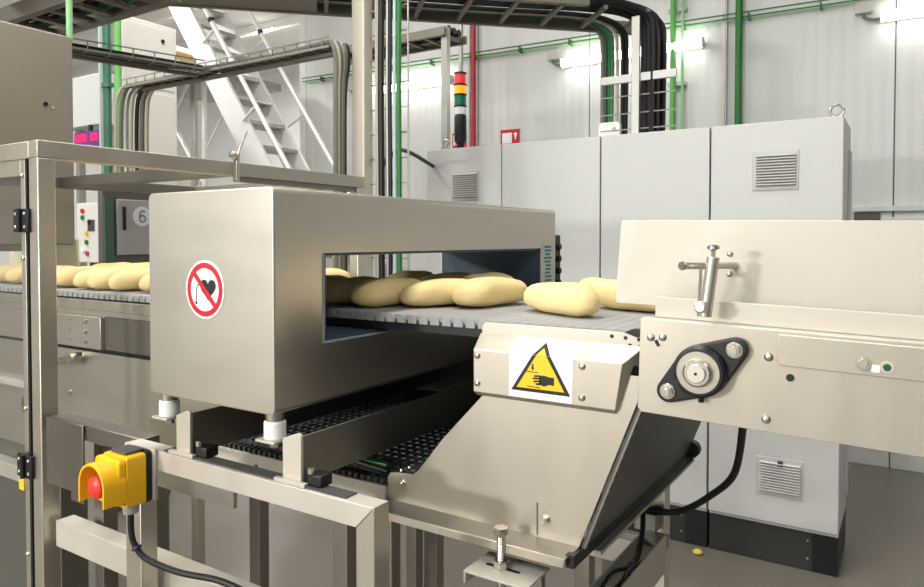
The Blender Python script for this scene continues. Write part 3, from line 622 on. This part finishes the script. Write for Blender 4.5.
G().box(XR0, XR1, 1.80, 1.836, 1.2402, 1.275).build('rear_rail', STEELD, t, .002)
G().box(-1.655, -1.301, .837, .878, 1.203, 1.237).build('link_rail', STEELD, t, .0015)
G().prism([(-1.655, 1.236), (-1.505, 1.236), (-1.505, 1.065), (-1.555, 1.065), (-1.555, 1.085), (-1.655, 1.085)], 'xz', .832, .8365).build('hanging_plate', STEELD, t, .001)
G().box(-1.655, XR1 - .037, .85, .892, .933, .993).build('lower_rail', STEELG, t, .002)
G().box(-1.665, -.72, 1.60, 1.64, .90, .96).build('lower_rail', STEELD, t, .002)
for xx, yy, w_ in ((-1.83, 1.58, .05), (-1.565, .90, .035), (-.857, .93, .034), (-1.05, 1.40, .03), (-1.10, 1.38, .006), (-1.117, 1.38, .005)):
    G().box(xx - w_ / 2, xx + w_ / 2, yy, yy + min(w_, .04), 0, 1.17).build('upright', STEELD if w_ > .01 else BOLT, t, .001)
for zz in (.70, .78, .86, .94, 1.02): G().box(-1.122, -1.095, 1.378, 1.382, zz, zz + .003).build('mesh_wire', BOLT, t)
for xx, w_ in ((-1.1535, .040), (-.8735, .042)):
    ch = G().prism([(xx, 1.2425), (xx + w_, 1.2425), (xx + w_, 1.318 + .002), (xx + w_ - .006, 1.324), (xx, 1.311)], 'xz', .812, .818).build('channel_end', STEELG, t, .001)
    G().box(xx + w_ - .004, xx + w_, .8181, 1.62, 1.2428, 1.319).build('channel_web', STEELD, t, .001)
    G().box(xx - .006, xx + w_ - .0042, .8181, 1.62, 1.284, 1.288).build('channel_flange', STEELD, t)
    G().box(xx + .055, xx + .085, .812, .84, 1.2426, 1.262).build('clamp', BLACK, t, .003)
    G().cyl((xx + .062, .815, 1.2625), (xx + .062, .815, 1.272), .006, 8).build('clamp_bolt', BOLT, t)
    G().box(xx - .012, xx + .058, .803, .8117, 1.2404, 1.247).build('foot_strip', STEELG, t, .001)

t.location += Vector((.004, 0, .004))
# ------------------------------------------------------------------ emergency stop
ex0, ex1, ez0, ez1 = -1.283, -1.207, 1.146, 1.243
t = thing('emergency_stop', 'yellow emergency stop box with red mushroom button', 'emergency stop', (-1.245, .77, 1.146))
G().box(-1.290, -1.200, .7925, .7995, 1.15, 1.2445).build('mount_plate', STEELG, t, .001)
G().prism(rrect(ex0, ex1, ez0, ez1, .008), 'xz', .781, .792).build('base', BLACK, t, .001)
G().prism(rrect(ex0, ex1, ez0 + .001, ez1 - .002, .007), 'xz', .742, .7808).build('cover', YELLOW, t, .002)
for px_ in (ex0 + .008, ex1 - .008):
    for pz_ in (ez0 + .009, ez1 - .010): bolt(t, px_, .742, pz_, .45, HOLEME, 'screw')
G().box(ex0 + .014, ex1 - .014, .748, .786, ez1 - .001, ez1 + .004).build('top_plug', DARKG, t, .003)
# shroud: half-round hood over the button, open below, bulging out of the cover
ecx, ecz, ro, ri = -1.248, 1.190, .041, .036
prof = arc(ecx, ecz + .004, ro, 0, 180, 16) + [(ecx - ro, ecz - .030)] + [(ecx - ri, ecz - .030)] + arc(ecx, ecz + .004, ri, 180, 0, 16) + [(ecx + ri, ecz - .030), (ecx + ro, ecz - .030)]
G().prism(prof, 'xz', .698, .7418).build('shroud', YELLOW, t, .0012)
G().prism(rrect(ecx - .039, ecx + .039, ecz - .036, ecz + .048, .01), 'xz', .728, .7419).build('collar', YELLOW, t, .003)
G().cyl((ecx, .7268, ecz), (ecx, .720, ecz), .012, 16).build('button_stem', RED, t)
G().lathe([(.016, 0), (.0205, .004), (.0215, .009), (.020, .015), (.014, .0195), (.006, .0212), (.001, .0215)], (ecx, .7198, ecz), (0, -1, 0), 28).build('button', RED, t)
G().cyl((-1.233, .765, 1.129), (-1.233, .765, 1.146), .013, 14, .016).build('cable_gland', GREYP, t)
t.location += Vector((.012, 0, .004))
single('stop_cable', G().tube(smooth_path([(-1.221, .765, 1.134), (-1.221, .765, 1.10), (-1.214, .767, 1.075), (-1.19, .775, 1.05), (-1.13, .80, 1.03), (-1.05, .83, 1.022), (-.97, .842, 1.008), (-.90, .842, 1.0), (-.82, .842, .985), (-.78, .842, .93)], 6), .0058, 10), RUBBER, 'black cable hanging from the yellow emergency stop box', 'cable')
single('cable_tie', G().lathe([(.0085, -.003), (.0095, 0), (.0085, .003)], (-1.209, .768, 1.068), (.4, .1, -.8), 12), mat('tie_blue', (28, 34, 90), .5), 'dark blue tie around the emergency stop cable', 'cable tie')
single('blue_hose', G().tube(smooth_path([(-1.20, .90, 1.225), (-1.165, .875, 1.205), (-1.13, .862, 1.192), (-1.09, .86, 1.188), (-1.05, .865, 1.195), (-1.02, .89, 1.22)], 6), .006, 8), mat('hose_blue', (40, 66, 110), .45), 'blue hose looping just below the front rail', 'hose')

# ------------------------------------------------------------------ reject conveyor below the detector (belt runs away from the viewer)
t = thing('reject_conveyor', 'dark reject conveyor with toothed belt running under the metal detector', 'conveyor', (-.95, 1.4, 0))
ZL, XL0, XL1 = 1.202, -1.36, -.665
g = G(); pt = .0254
g.box(XL0, XL1, -.0122, .0122, ZL - .012, ZL - .003)
n = 34
for i in range(n):
    xc = XL0 + .012 + i * (XL1 - XL0 - .024) / (n - 1)
    g.add([(xc - .006, -.014, ZL - .010), (xc + .006, -.014, ZL - .010), (xc + .006, .006, ZL - .010), (xc - .006, .006, ZL - .010), (xc - .005, -.011, ZL - .0005), (xc + .005, -.011, ZL - .0005), (xc + .005, .003, ZL - .0005), (xc - .005, .003, ZL - .0005)],
          [(0, 3, 2, 1), (4, 5, 6, 7), (0, 1, 5, 4), (1, 2, 6, 5), (2, 3, 7, 6), (3, 0, 4, 7)])
me = g.mesh('belt_link', BELTD)
for i in range(25): inst('belt_link', me, t, (0, 1.062 + i * pt, 0))
G().box(XL0 - .01, -.8255, 1.022, 1.029, 1.150, 1.181).build('end_bar', STEELG, t, .0012)
G().box(XL0 - .01, -.8255, 1.0292, 1.046, 1.150, 1.154).build('end_bar_foot', STEELG, t)
comb = G().box(-.004, .004, 1.0292, 1.050, 1.174, 1.190).mesh('comb_tooth', BELTD)
for i in range(33): inst('comb_tooth', comb, t, (XL0 + .01 + i * .016, 0, 0))
G().cyl((XL0, 1.062, 1.180), (XL1, 1.062, 1.180), .009, 14).build('nose_roller', BELTD, t)
for xx in (XL0 - .013, XL1 + .001): G().box(xx, xx + .012, 1.05, 1.70, 1.165, 1.203).build('side_frame', STEELD, t, .001)
G().box(XL0 - .02, -.62, 1.705, 1.709, 1.12, 1.455).build('shade_panel', DARKG, t)
G().box(-.905, -.845, 1.052, 1.066, 1.2035, 1.211).build('green_clip', mat('clip_green', (40, 104, 48), .4), t, .002)
G().tube(smooth_path([(-.97, 1.06, 1.206), (-.94, 1.045, 1.211), (-.90, 1.042, 1.206), (-.86, 1.043, 1.203), (-.835, 1.045, 1.20)]), .005, 8).build('sensor_lead', RUBBER, t)
for i in range(6): G().lathe([(.005, 0), (.004, .004), (.001, .005)], (-.815 + .016 * i - .012 * (i % 2), 1.062 + .02 * (i % 3), ZL - .001), (0, 0, 1), 10).build('rivet', BOLT, t)
for xx in (-1.33, -.70): G().box(xx - .02, xx + .02, 1.66, 1.70, 0, 1.1645).build('leg', STEELD, t, .002)

# ------------------------------------------------------------------ reject chute with cover and crush warning
t = thing('reject_chute', 'slanted stainless reject chute with yellow crush warning sticker', 'chute', (-.55, 1.3, 0))
out = [(-.618, 1.43), (-.618, 1.368), (-.700, 1.281), (-.751, 1.218), (-.764, 1.206), (-.80, 1.203), (-.818, 1.20), (-.824, 1.19), (-.824, 1.15), (-.439, 1.148), (-.3305, 1.43)]
G().prism(out, 'xz', 1.030, 1.0335).build('side_sheet', STEELH, t, .0008)
G().add([(-.824, 1.031, 1.1505), (-.439, 1.031, 1.1485), (-.445, .99, 1.1430), (-.80, .99, 1.1440), (-.824, 1.031, 1.1470), (-.439, 1.031, 1.1450), (-.445, .99, 1.1400), (-.80, .99, 1.1410)],
        [(0, 1, 2, 3), (4, 7, 6, 5), (0, 4, 5, 1), (1, 5, 6, 2), (2, 6, 7, 3), (3, 7, 4, 0)]).build('drip_lip', STEELD, t, .0008)  # same bent sheet in darker steel: its dark reflection put into the colour
G().prism([(-.80, 1.1440), (-.445, 1.1435), (-.4475, 1.1290), (-.80, 1.1300)], 'xz', .987, .9898).build('lip_edge', STEELH, t, .0008)
# slide plate and its edge strip
def slide(y0, y1, th, sh=0):
    return [(-.3205 + sh, y0, 1.4510), (-.438 + sh, y0, 1.1470), (-.438 + sh, y1, 1.1470), (-.3205 + sh, y1, 1.4510), (-.3205 + th + sh, y0, 1.4495), (-.438 + th + sh, y0, 1.1455), (-.438 + th + sh, y1, 1.1455), (-.3205 + th + sh, y1, 1.4495)]
FB = [(0, 1, 2, 3), (4, 7, 6, 5), (0, 4, 5, 1), (1, 5, 6, 2), (2, 6, 7, 3), (3, 7, 4, 0)]
G().add(slide(1.034, 1.66, .004), FB).build('slide_plate', SLIDE, t)
es = G().add(slide(1.0337, 1.0435, .003, .0043), FB).build('edge_strip', STEELD, t)
for i in range(8):
    f_ = .25 + i * .065; xx = -.3205 + .0043 + .003 - .1175 * f_; zz = 1.4510 - .304 * f_
    G().bar((xx + .0003, 1.0385, zz), (xx + .0003 - .0042, 1.0385, zz - .0108), .005, .0016, (1, 0, -.38)).build('slot', PRINTK, es)
G().bar((-.442, 1.0, 1.1360), (-.442, 1.66, 1.1360), .014, .020).build('edge_seal', BLACK, t)
G().bar((-.428, 1.08, 1.1240), (-.428, 1.66, 1.1240), .012, .006).build('seal_carrier', GALV, t)
G().lathe([(.012, 0), (.02, .008), (.02, .03), (.012, .036)], (-.432, 1.655, 1.1450), (0, 1, 0), 14).build('end_knob', BLACK, t)
G().prism(out, 'xz', 1.66, 1.6635).build('far_sheet', DARKG, t)
bolt(t, -.789, 1.030, 1.1840, .95); bolt(t, -.4975, 1.030, 1.1800, 1.0)
G().box(-.514, -.5115, 1.0285, 1.0300, 1.1520, 1.2050).build('weld_seam', STEELD, t)
# cover box
FZ, TZ, FY, SY = 1.448, 1.474, 1.020, 1.0435
cp = [(FY, 1.376, -.377), (FY, FZ, -.366), (SY, TZ, -.338), (SY, 1.444, -.340), (1.0299, 1.444, -.352), (1.0299, 1.368, -.379)]
cov = G().add([(-.629, y_, z_) for y_, z_, x_ in cp] + [(x_, y_, z_) for y_, z_, x_ in cp], [tuple(range(6)), tuple(range(6, 12))[::-1]] + [(i, (i + 1) % 6, 6 + (i + 1) % 6, 6 + i) for i in range(6)]).build('cover', STEELH, t, .0008, 1)
for px_, pz_ in ((-.621, 1.4380), (-.621, 1.3910), (-.431, 1.4380), (-.431, 1.3890)): bolt(t, px_, FY, pz_, .8, DOMEME)
# crush warning sticker wraps from the sloping top over the fold on to the front of the cover
sl = math.hypot(TZ - FZ, SY - FY); ux, uz = (SY - FY) / sl, (TZ - FZ) / sl
def fold(x, d_, lift):
    if d_ >= 0: return (x, FY + ux * d_ - uz * lift, FZ + uz * d_ + ux * lift)
    return (x, FY - lift, FZ + d_)
def clip(poly, sgn):
    res = []
    for i in range(len(poly)):
        p, q_ = poly[i], poly[(i + 1) % len(poly)]
        if p[1] * sgn >= 0: res.append(p)
        if p[1] * q_[1] < 0:
            k_ = p[1] / (p[1] - q_[1]); res.append((p[0] + (q_[0] - p[0]) * k_, 0.0))
    return res
def sticker(name, polys, lift, m_, parent, label=None):
    g = G()
    for poly in polys:
        for sgn in (1, -1):
            c = clip(poly, sgn)
            if len(c) >= 3:
                vs = [fold(x_, (d_ if abs(d_) > 1e-9 else sgn * 1e-9), lift) for x_, d_ in c]; g.add(vs, [tuple(range(len(vs)))])
    return g.build(name, m_, parent, label=label)
st = sticker('crush_sticker', [[(-.560, .034), (-.445, .034), (-.448, -.071), (-.560, -.071)]], .0004, PRINTW, t, 'white sticker with yellow hand crushing triangle')
ax, ad, bx, cx2, bd_ = -.500, .026, -.556, -.450, -.060
T1 = [(ax, ad), (bx, bd_), (cx2, bd_)]
cenx = (ax + bx + cx2) / 3; cend = (ad + 2 * bd_) / 3
sticker('triangle_border', [T1], .0007, PRINTK, st)
sticker('triangle_field', [[(cenx + (p[0] - cenx) * .80, cend + (p[1] - cend) * .80) for p in T1]], .0010, PRINTY, st)
def hp(p): return [(-.508 + a_ * .001, -.038 + c_ * .001) for a_, c_ in p]
sticker('hand_symbol', [hp([(4, 6), (12, 7), (22, 5), (30, 5), (30, -8), (22, -7), (12, -11), (4, -8)]), hp([(-6, 6), (6, 7), (6, 4), (-5, 3)]), hp([(-8, 2), (6, 3), (6, 0), (-8, -1)]), hp([(-7, -3), (6, -1), (6, -4), (-6, -6)]), hp([(-3, -7), (7, -5), (7, -9), (-2, -10)])], .0013, PRINTK, st)
sticker('line_symbol', [hp([(-20, 12), (2, 11), (2, 9.6), (-20, 10.6)]), hp([(-18, -12), (6, -13), (6, -14.4), (-18, -13.4)])], .0013, PRINTK, st)
sticker('arrow_symbol', [hp([(-9.5, 24), (-6.5, 24), (-6.5, 18), (-5, 18), (-8, 13), (-11, 18), (-9.5, 18)])], .0013, PRINTK, st)

t.location.z += .006
# ------------------------------------------------------------------ adjusting bolt on its bracket, below the chute
t = thing('adjusting_bolt', 'upright hex bolt with nut in a slotted bracket under the chute', 'bolt', (-.555, .985, 1.08))
G().cyl((-.555, .985, 1.05), (-.555, .985, 1.158), .0062, 14).build('shank', BOLT, t)
thr = G().lathe([(.0062, -.002), (.0076, 0), (.0062, .002)], (0, 0, 0), (0, 0, 1), 14).mesh('thread_turn', BOLT)
for i in range(11): inst('thread_turn', thr, t, (-.555, .985, 1.118 + i * .0038))
G().cyl((-.555, .985, 1.158), (-.555, .985, 1.170), .0125, 6).build('head', BOLT, t, .0008)
G().cyl((-.555, .985, 1.1038), (-.555, .985, 1.1155), .0125, 6).build('nut', BOLT, t, .0008)
t = thing('slotted_bracket', 'flat slotted steel bracket holding the upright hex bolt', 'bracket', (-.545, .98, 1.07))
G().box(-.602, -.488, .945, 1.028, 1.10, 1.1035).build('plate', STEELG, t, .0006)
G().box(-.602, -.598, .945, 1.028, 1.083, 1.1005).build('bent_edge', STEELG, t, .001)
G().prism(rrect(-.583, -.52, .981, .989, .004), 'xy', 1.1034, 1.1037).build('slot', PRINTK, t)
G().box(-.52, -.50, 1.02, 1.035, 1.06, 1.0998).build('stem', STEELD, t)

for o in bpy.data.objects:
    if o.name in ('adjusting_bolt', 'slotted_bracket'): o.location.z += .007
# ------------------------------------------------------------------ right lower frame, cable channel, cable
t = thing('outfeed_stand', 'steel legs and cross beam standing under the outfeed conveyor', 'frame', (-.5, 1.6, 0))
G().box(-.515, -.472, 1.60, 1.643, 0, 1.14).build('leg', STEEL, t, .002)
G().box(.30, .343, 1.60, 1.643, 0, 1.36).build('leg', STEELD, t, .002)
G().box(-.7155, -.516, 1.60, 1.64, .872, .932).build('cross_beam', STEELG, t, .002)
G().box(-.53, -.48, 1.56, 1.5995, .98, 1.02).build('gusset', STEELD, t, .002)
t = thing('cable_channel', 'open steel cable channel running towards the viewer under the chute', 'channel', (-.48, 1.2, .96))
G().box(-.506, -.446, .55, 1.52, .962, .966).build('channel_floor', STEELG, t)
G().box(-.448, -.444, .55, 1.52, .92, 1.0).build('channel_side', STEELG, t, .0008)
G().box(-.508, -.504, .55, 1.52, .962, .985).build('channel_side', STEELG, t, .0008)
G().box(-.50, -.45, 1.521, 1.5595, .955, .985).build('bracket', STEELD, t)
for k_, (r, dx) in enumerate(((.006, 0), (.0045, .012), (.004, -.010))):
    p = [(-.475 + dx + .008 * math.sin(i * 1.7 + k_ * 2), .6 + i * .06, .975 + .006 * math.sin(i * 2.1 + k_) + .003 * k_) for i in range(15)]
    if k_ == 0: p += [(-.49, 1.50, 1.02), (-.52, 1.56, 1.06), (-.575, 1.57, 1.075)]
    single('channel_cable', G().tube(smooth_path(p, 5), r, 8), RUBBER, ['thick black cable in the steel channel, rising to the conveyor leg', 'thin black cable on the right in the steel channel', 'thin black cable on the left in the steel channel'][k_], 'cable', 'cables in the channel under the chute')
single('motor_cable', G().tube(smooth_path([(-.235, 1.25, 1.385), (-.262, 1.38, 1.30), (-.305, 1.52, 1.16), (-.36, 1.565, 1.09), (-.43, 1.58, 1.035), (-.50, 1.58, 1.02), (-.56, 1.585, 1.012), (-.62, 1.60, .99)], 8), .0075, 10), RUBBER, 'thick black cable sagging from the outfeed conveyor past the cabinets', 'cable')

# ------------------------------------------------------------------ outfeed conveyor at right (falls slightly to the right)
TILT = math.radians(1.7)
t = thing('outfeed_conveyor', 'stainless outfeed conveyor with black flange bearing at right', 'conveyor', (-.334, 1.0, 1.46), roty=TILT)
YP = 1.0
G().prism([(-.334, 1.527), (.52, 1.527), (.52, 1.391), (-.328, 1.391), (-.334, 1.397)], 'xz', YP, YP + .004).build('side_plate', STEELH, t, .0006)
G().box(-.328, .52, YP + .004, YP + .03, 1.391, 1.395).build('bottom_flange', STEEL, t)
G().box(-.334, .52, YP + .0045, YP + .022, 1.5225, 1.5275).build('top_ledge', STEELG, t, .0008)
G().box(-.320, .52, YP + .0225, YP + .0255, 1.5282, 1.558).build('top_flange', STEELG, t, .001)
G().prism([(-.149, 1.5225), (.52, 1.5225), (.52, 1.482), (-.145, 1.482), (-.149, 1.486)], 'xz', YP - .003, YP - .0002).build('cover_strip', STEELH, t, .0008)
G().box(-.334, .52, 1.70, 1.704, 1.391, 1.527).build('far_plate', STEELD, t)
lm2 = lm
for i in range(33): inst('belt_link', lm2, t, (-.318 + i * PITCH, .02, .004))
G().box(-.33, .52, 1.075, 1.69, 1.455, 1.483).build('belt_bed', DARKG, t)
G().lathe([(.07, 0), (.075, .01), (.075, .05), (.06, .055)], (-.155, 1.25, 1.41), (0, 0, -1), 24).build('drive_motor', DARKG, t)
# flange bearing
bx0, bz0 = -.244, 1.463
ux_, uz_ = (.087 / 2, .068 / 2)
fb = G().prism(hull2((bx0 - ux_, bz0 - uz_), .0165, (bx0, bz0), .036, (bx0 + ux_, bz0 + uz_), .0165), 'xz', YP - .012, YP - .0002).build('flange_bearing', IRON, t, .003, label='black cast flange bearing with steel shaft end')
G().lathe([(.036, 0), (.035, .008), (.0315, .012)], (bx0, YP - .0118, bz0), (0, -1, 0), 40).build('bearing_boss', IRON, fb)
G().ring((bx0, bz0), .0175, .0285, YP - .0262, YP - .0236, 40).build('bearing_race', mat('race_steel', (190, 184, 172), .35, 1, vary=.15, vscale=90), fb)
G().lathe([(.0195, 0), (.019, .008), (.0165, .010)], (bx0, YP - .0238, bz0), (0, -1, 0), 28).build('lock_collar', BOLT, fb)
G().lathe([(.0125, 0), (.0125, .003), (.0118, .004)], (bx0, YP - .0338, bz0), (0, -1, 0), 24).build('shaft_end', STEEL, fb)
G().lathe([(.0022, 0), (.0015, .0003)], (bx0, YP - .0378, bz0), (0, -1, 0), 12).build('centre_hole', PRINTK, fb)
for s_ in (-1, 1): bolt(fb, bx0 + s_ * ux_, YP - .012, bz0 + s_ * uz_, 1.3)
G().cyl((bx0 + .002, YP - .010, bz0 - .036), (bx0 + .002, YP - .010, bz0 - .043), .004, 8).build('grease_nipple', BLACK, fb)
for px_, pz_, s_ in ((-.318, 1.5005, .8), (-.301, 1.5025, .8), (-.160, 1.491, .85), (-.160, 1.408, .85), (-.051, 1.4955, 1.0)): bolt(t, px_, YP - (.003 if px_ > -.1 else 0), pz_, s_, BOLTME if px_ > -.1 else DOMEME)
bolt(t, -.133, YP, 1.467, 1.0, HOLEME, 'hole')
G().prism(rrect(-.0425, -.0335, 1.487, 1.496, .001), 'xz', YP - .0042, YP - .0031).build('white_mark', PRINTW, t)
G().lathe([(.008, 0), (.0075, .001)], (-.026, YP - .003, 1.4945), (0, -1, 0), 20).build('washer_ring', STEELG, t)
G().lathe([(.0045, 0), (.004, .0015)], (-.026, YP - .004, 1.4945), (0, -1, 0), 16).build('green_led', mat('led_green', (20, 84, 56), .3), t)
G().prism([(-.313, 1.4965), (-.309, 1.4985), (-.304, 1.490), (-.308, 1.488)], 'xz', YP - .0012, YP + .0002).build('slot', PRINTK, t)

# side guide plate with its clamp post
t = thing('guide_plate', 'tall pale steel side guide plate above the outfeed belt', 'guide plate', (-.39, 1.06, 1.541), roty=math.radians(1.0))
G().prism([(-.387 + .004, 1.6715), (.52, 1.6715), (.52, 1.5415), (-.390, 1.5415), (-.394, 1.5455), (-.387, 1.6675)], 'xz', 1.062, 1.0645).build('plate', STEELG, t, .0008)
for px_, pz_ in ((-.2235, 1.623), (-.2235, 1.594)): bolt(t, px_, 1.062, pz_, .62, DOMEME)
t = thing('clamp_post', 'steel clamp post with cross rod and thumb screws holding the guide plate', 'clamp', (-.236, .985, 1.535))
G().cyl((-.238, .987, 1.536), (-.228, .987, 1.617), .0085, 20).build('post', STEEL, t, .0008)
G().cyl((-.246, .983, 1.536), (-.243, .983, 1.604), .0022, 8).build('stay_rod', BOLT, t)
G().cyl((-.262, .966, 1.605), (-.214, 1.0615, 1.6035), .0048, 20).build('cross_rod', BOLT, t)
G().lathe([(.0055, 0), (.0065, .003), (.0055, .006)], (-.264, .962, 1.6052), (.45, .89, 0), 14).build('rod_cap', BOLT, t)
ts = G().cyl((-.228, .987, 1.617), (-.228, .987, 1.627), .003, 8).build('thumb_screw', BOLT, t)
G().lathe([(.004, 0), (.008, .002), (.008, .006), (.005, .0075)], (-.228, .987, 1.626), (0, 0, 1), 12).build('knob', BOLT, ts)
ts = G().cyl((-.240, .984, 1.550), (-.240, .972, 1.550), .003, 8).build('thumb_screw', BOLT, t)
G().lathe([(.007, 0), (.0082, .002), (.0082, .006), (.006, .008)], (-.240, .973, 1.550), (0, -1, 0), 16).build('knob', mat('knob_bright', (236, 232, 222), .3, .8), ts)

# ------------------------------------------------------------------ loaves of dough
def loaf_mesh(seed, L, W, H_):
    rnd = random.Random(seed); nu, nv = 28, 18
    ph = [rnd.uniform(0, 6.28) for _ in range(6)]; g = G(); vs = []; fs = []
    bend = rnd.uniform(-.012, .012)
    for i in range(nu + 1):
        u = -1 + 2 * i / nu
        u2 = math.sin(u * math.pi / 2)
        s_ = (1 - abs(u2) ** 3.4) ** .5 if abs(u2) < 1 else 0
        wob = 1 + .05 * math.sin(3 * u + ph[0]) + .03 * math.sin(7 * u + ph[1])
        for j in range(nv):
            a_ = 2 * math.pi * j / nv
            cx_, sz_ = math.cos(a_), math.sin(a_)
            ex = math.copysign(abs(cx_) ** .85, cx_); ez = math.copysign(abs(sz_) ** .85, sz_)
            r_ = 1 + .035 * math.sin(5 * u + 2 * a_ + ph[2]) + .025 * math.sin(9 * u - 3 * a_ + ph[3])
            y_ = u2 * L / 2; x_ = ex * W / 2 * s_ * wob * r_ + bend * (1 - u2 * u2)
            zz_ = ez * H_ / 2 * (s_ ** .8) * r_
            zc = H_ * .5 * (.82 + .18 * s_)
            if zz_ < 0: zz_ *= .80 if s_ > .3 else .6
            vs.append((x_, y_, max(zc + zz_ - H_ * .09, 0) if zz_ < 0 else zc + zz_ - H_ * .09))
    for i in range(nu):
        for j in range(nv):
            fs.append((i * nv + j, i * nv + (j + 1) % nv, (i + 1) * nv + (j + 1) % nv, (i + 1) * nv + j))
    g.add(vs, fs)
    me_ = g.mesh('dough_loaf', DOUGH, ang=80)
    mn = min(v.co.z for v in me_.vertices)
    for v in me_.vertices: v.co.z -= mn
    bm_ = bmesh.new(); bm_.from_mesh(me_); bmesh.ops.remove_doubles(bm_, verts=bm_.verts, dist=.0004); bmesh.ops.recalc_face_normals(bm_, faces=bm_.faces); bm_.to_mesh(me_); bm_.free()
    return me_
LM = [loaf_mesh(s, L, W, H_) for s, L, W, H_ in ((1, .200, .084, .064), (2, .205, .088, .066), (3, .195, .083, .063), (4, .208, .086, .062), (5, .205, .090, .066))]
def loaf(i, x, y, rz, label, s=1.0, group='dough loaves on the conveyor'):
    o = bpy.data.objects.new('dough_loaf', LM[i % 5]); COL.objects.link(o); o.location = (x, y, ZB + .0005); o.rotation_euler = (0, 0, math.radians(rz)); o.scale = (s, s, s)
    return tag(o, label, 'loaf', group)
near = [(-2.50, 1.19, -4), (-2.40, 1.195, 2), (-2.295, 1.195, -3), (-2.19, 1.19, 4), (-2.085, 1.18, -5), (-1.985, 1.18, 3), (-1.895, 1.178, -6), (-1.80, 1.182, -14), (-1.69, 1.20, -4), (-1.58, 1.19, 2), (-1.46, 1.195, -3)]
for i, (x, y, r) in enumerate(near):
    lab = ('near-row dough loaf behind the clear guard door, %s from the left' % ORD[i] if x < -2.1 else
           {4: 'near-row dough loaf half hidden by the guard frame post, right side', 5: 'short-looking near-row dough loaf first right of the guard post', 6: 'near-row dough loaf second right of the guard post', 7: 'large near-row dough loaf lying askew between post and detector', 8: 'near-row dough loaf cut off by the detector left edge'}.get(i, 'near-row dough loaf hidden behind the detector casing, %s inside' % ORD[i - 9]))
    grp = 'loaves behind the clear door' if x < -2.1 else ('loaves hidden by the detector' if i > 8 else 'dough loaves on the conveyor')
    loaf(i, x, y, r, lab, group=grp)
for i in range(11):
    loaf(i + 2, -2.48 + i * .104 + random.uniform(-.008, .008), 1.50 + random.uniform(-.01, .01), random.uniform(-7, 7), 'far-row dough loaf left of the detector, %s counting from the beige hood' % ORD[i], group='far row loaves left of the detector')
loaf(0, -1.155, 1.20, 3, 'shaded dough loaf deep inside the tunnel, leftmost through the opening')
loaf(2, -1.045, 1.195, -5, 'dough loaf inside the tunnel near the left edge of the opening')
loaf(1, -.945, 1.19, -4, 'dough loaf at the tunnel mouth with a round near end')
loaf(3, -.858, 1.25, -10, 'dough loaf just outside the tunnel, second from the left')
loaf(4, -.748, 1.29, -12, 'plump dough loaf in the open, left of the frontmost one')
loaf(1, -.563, 1.225, 58, 'frontmost dough loaf lying diagonally on the belt', 1.0)
loaf(0, -1.12, 1.50, 4, 'far-row dough loaf inside the tunnel, leftmost', group='far row loaves in the tunnel')
loaf(3, -1.01, 1.51, -5, 'far-row dough loaf in the middle of the tunnel', group='far row loaves in the tunnel')
loaf(2, -.90, 1.53, -8, 'far-row dough loaf at the tunnel mouth', group='far row loaves in the tunnel')
loaf(4, -.46, 1.37, 70, 'dough loaf behind the frontmost one, half under the guide plate', 1.0)
loaf(2, -.60, 1.56, 60, 'far dough loaf behind the diagonal pair', .9)
# a dropped crumb of dough on the floor by the cabinets
single('dough_crumb', G().lathe([(.004, 0), (.022, .004), (.026, .012), (.016, .022), (.003, .025)], (-.93, 3.74, 0), (0, 0, 1), 10), mat('crumb_yellow', (226, 210, 90), .7), 'small yellow dough crumb on the floor by the cabinet plinth', 'crumb')
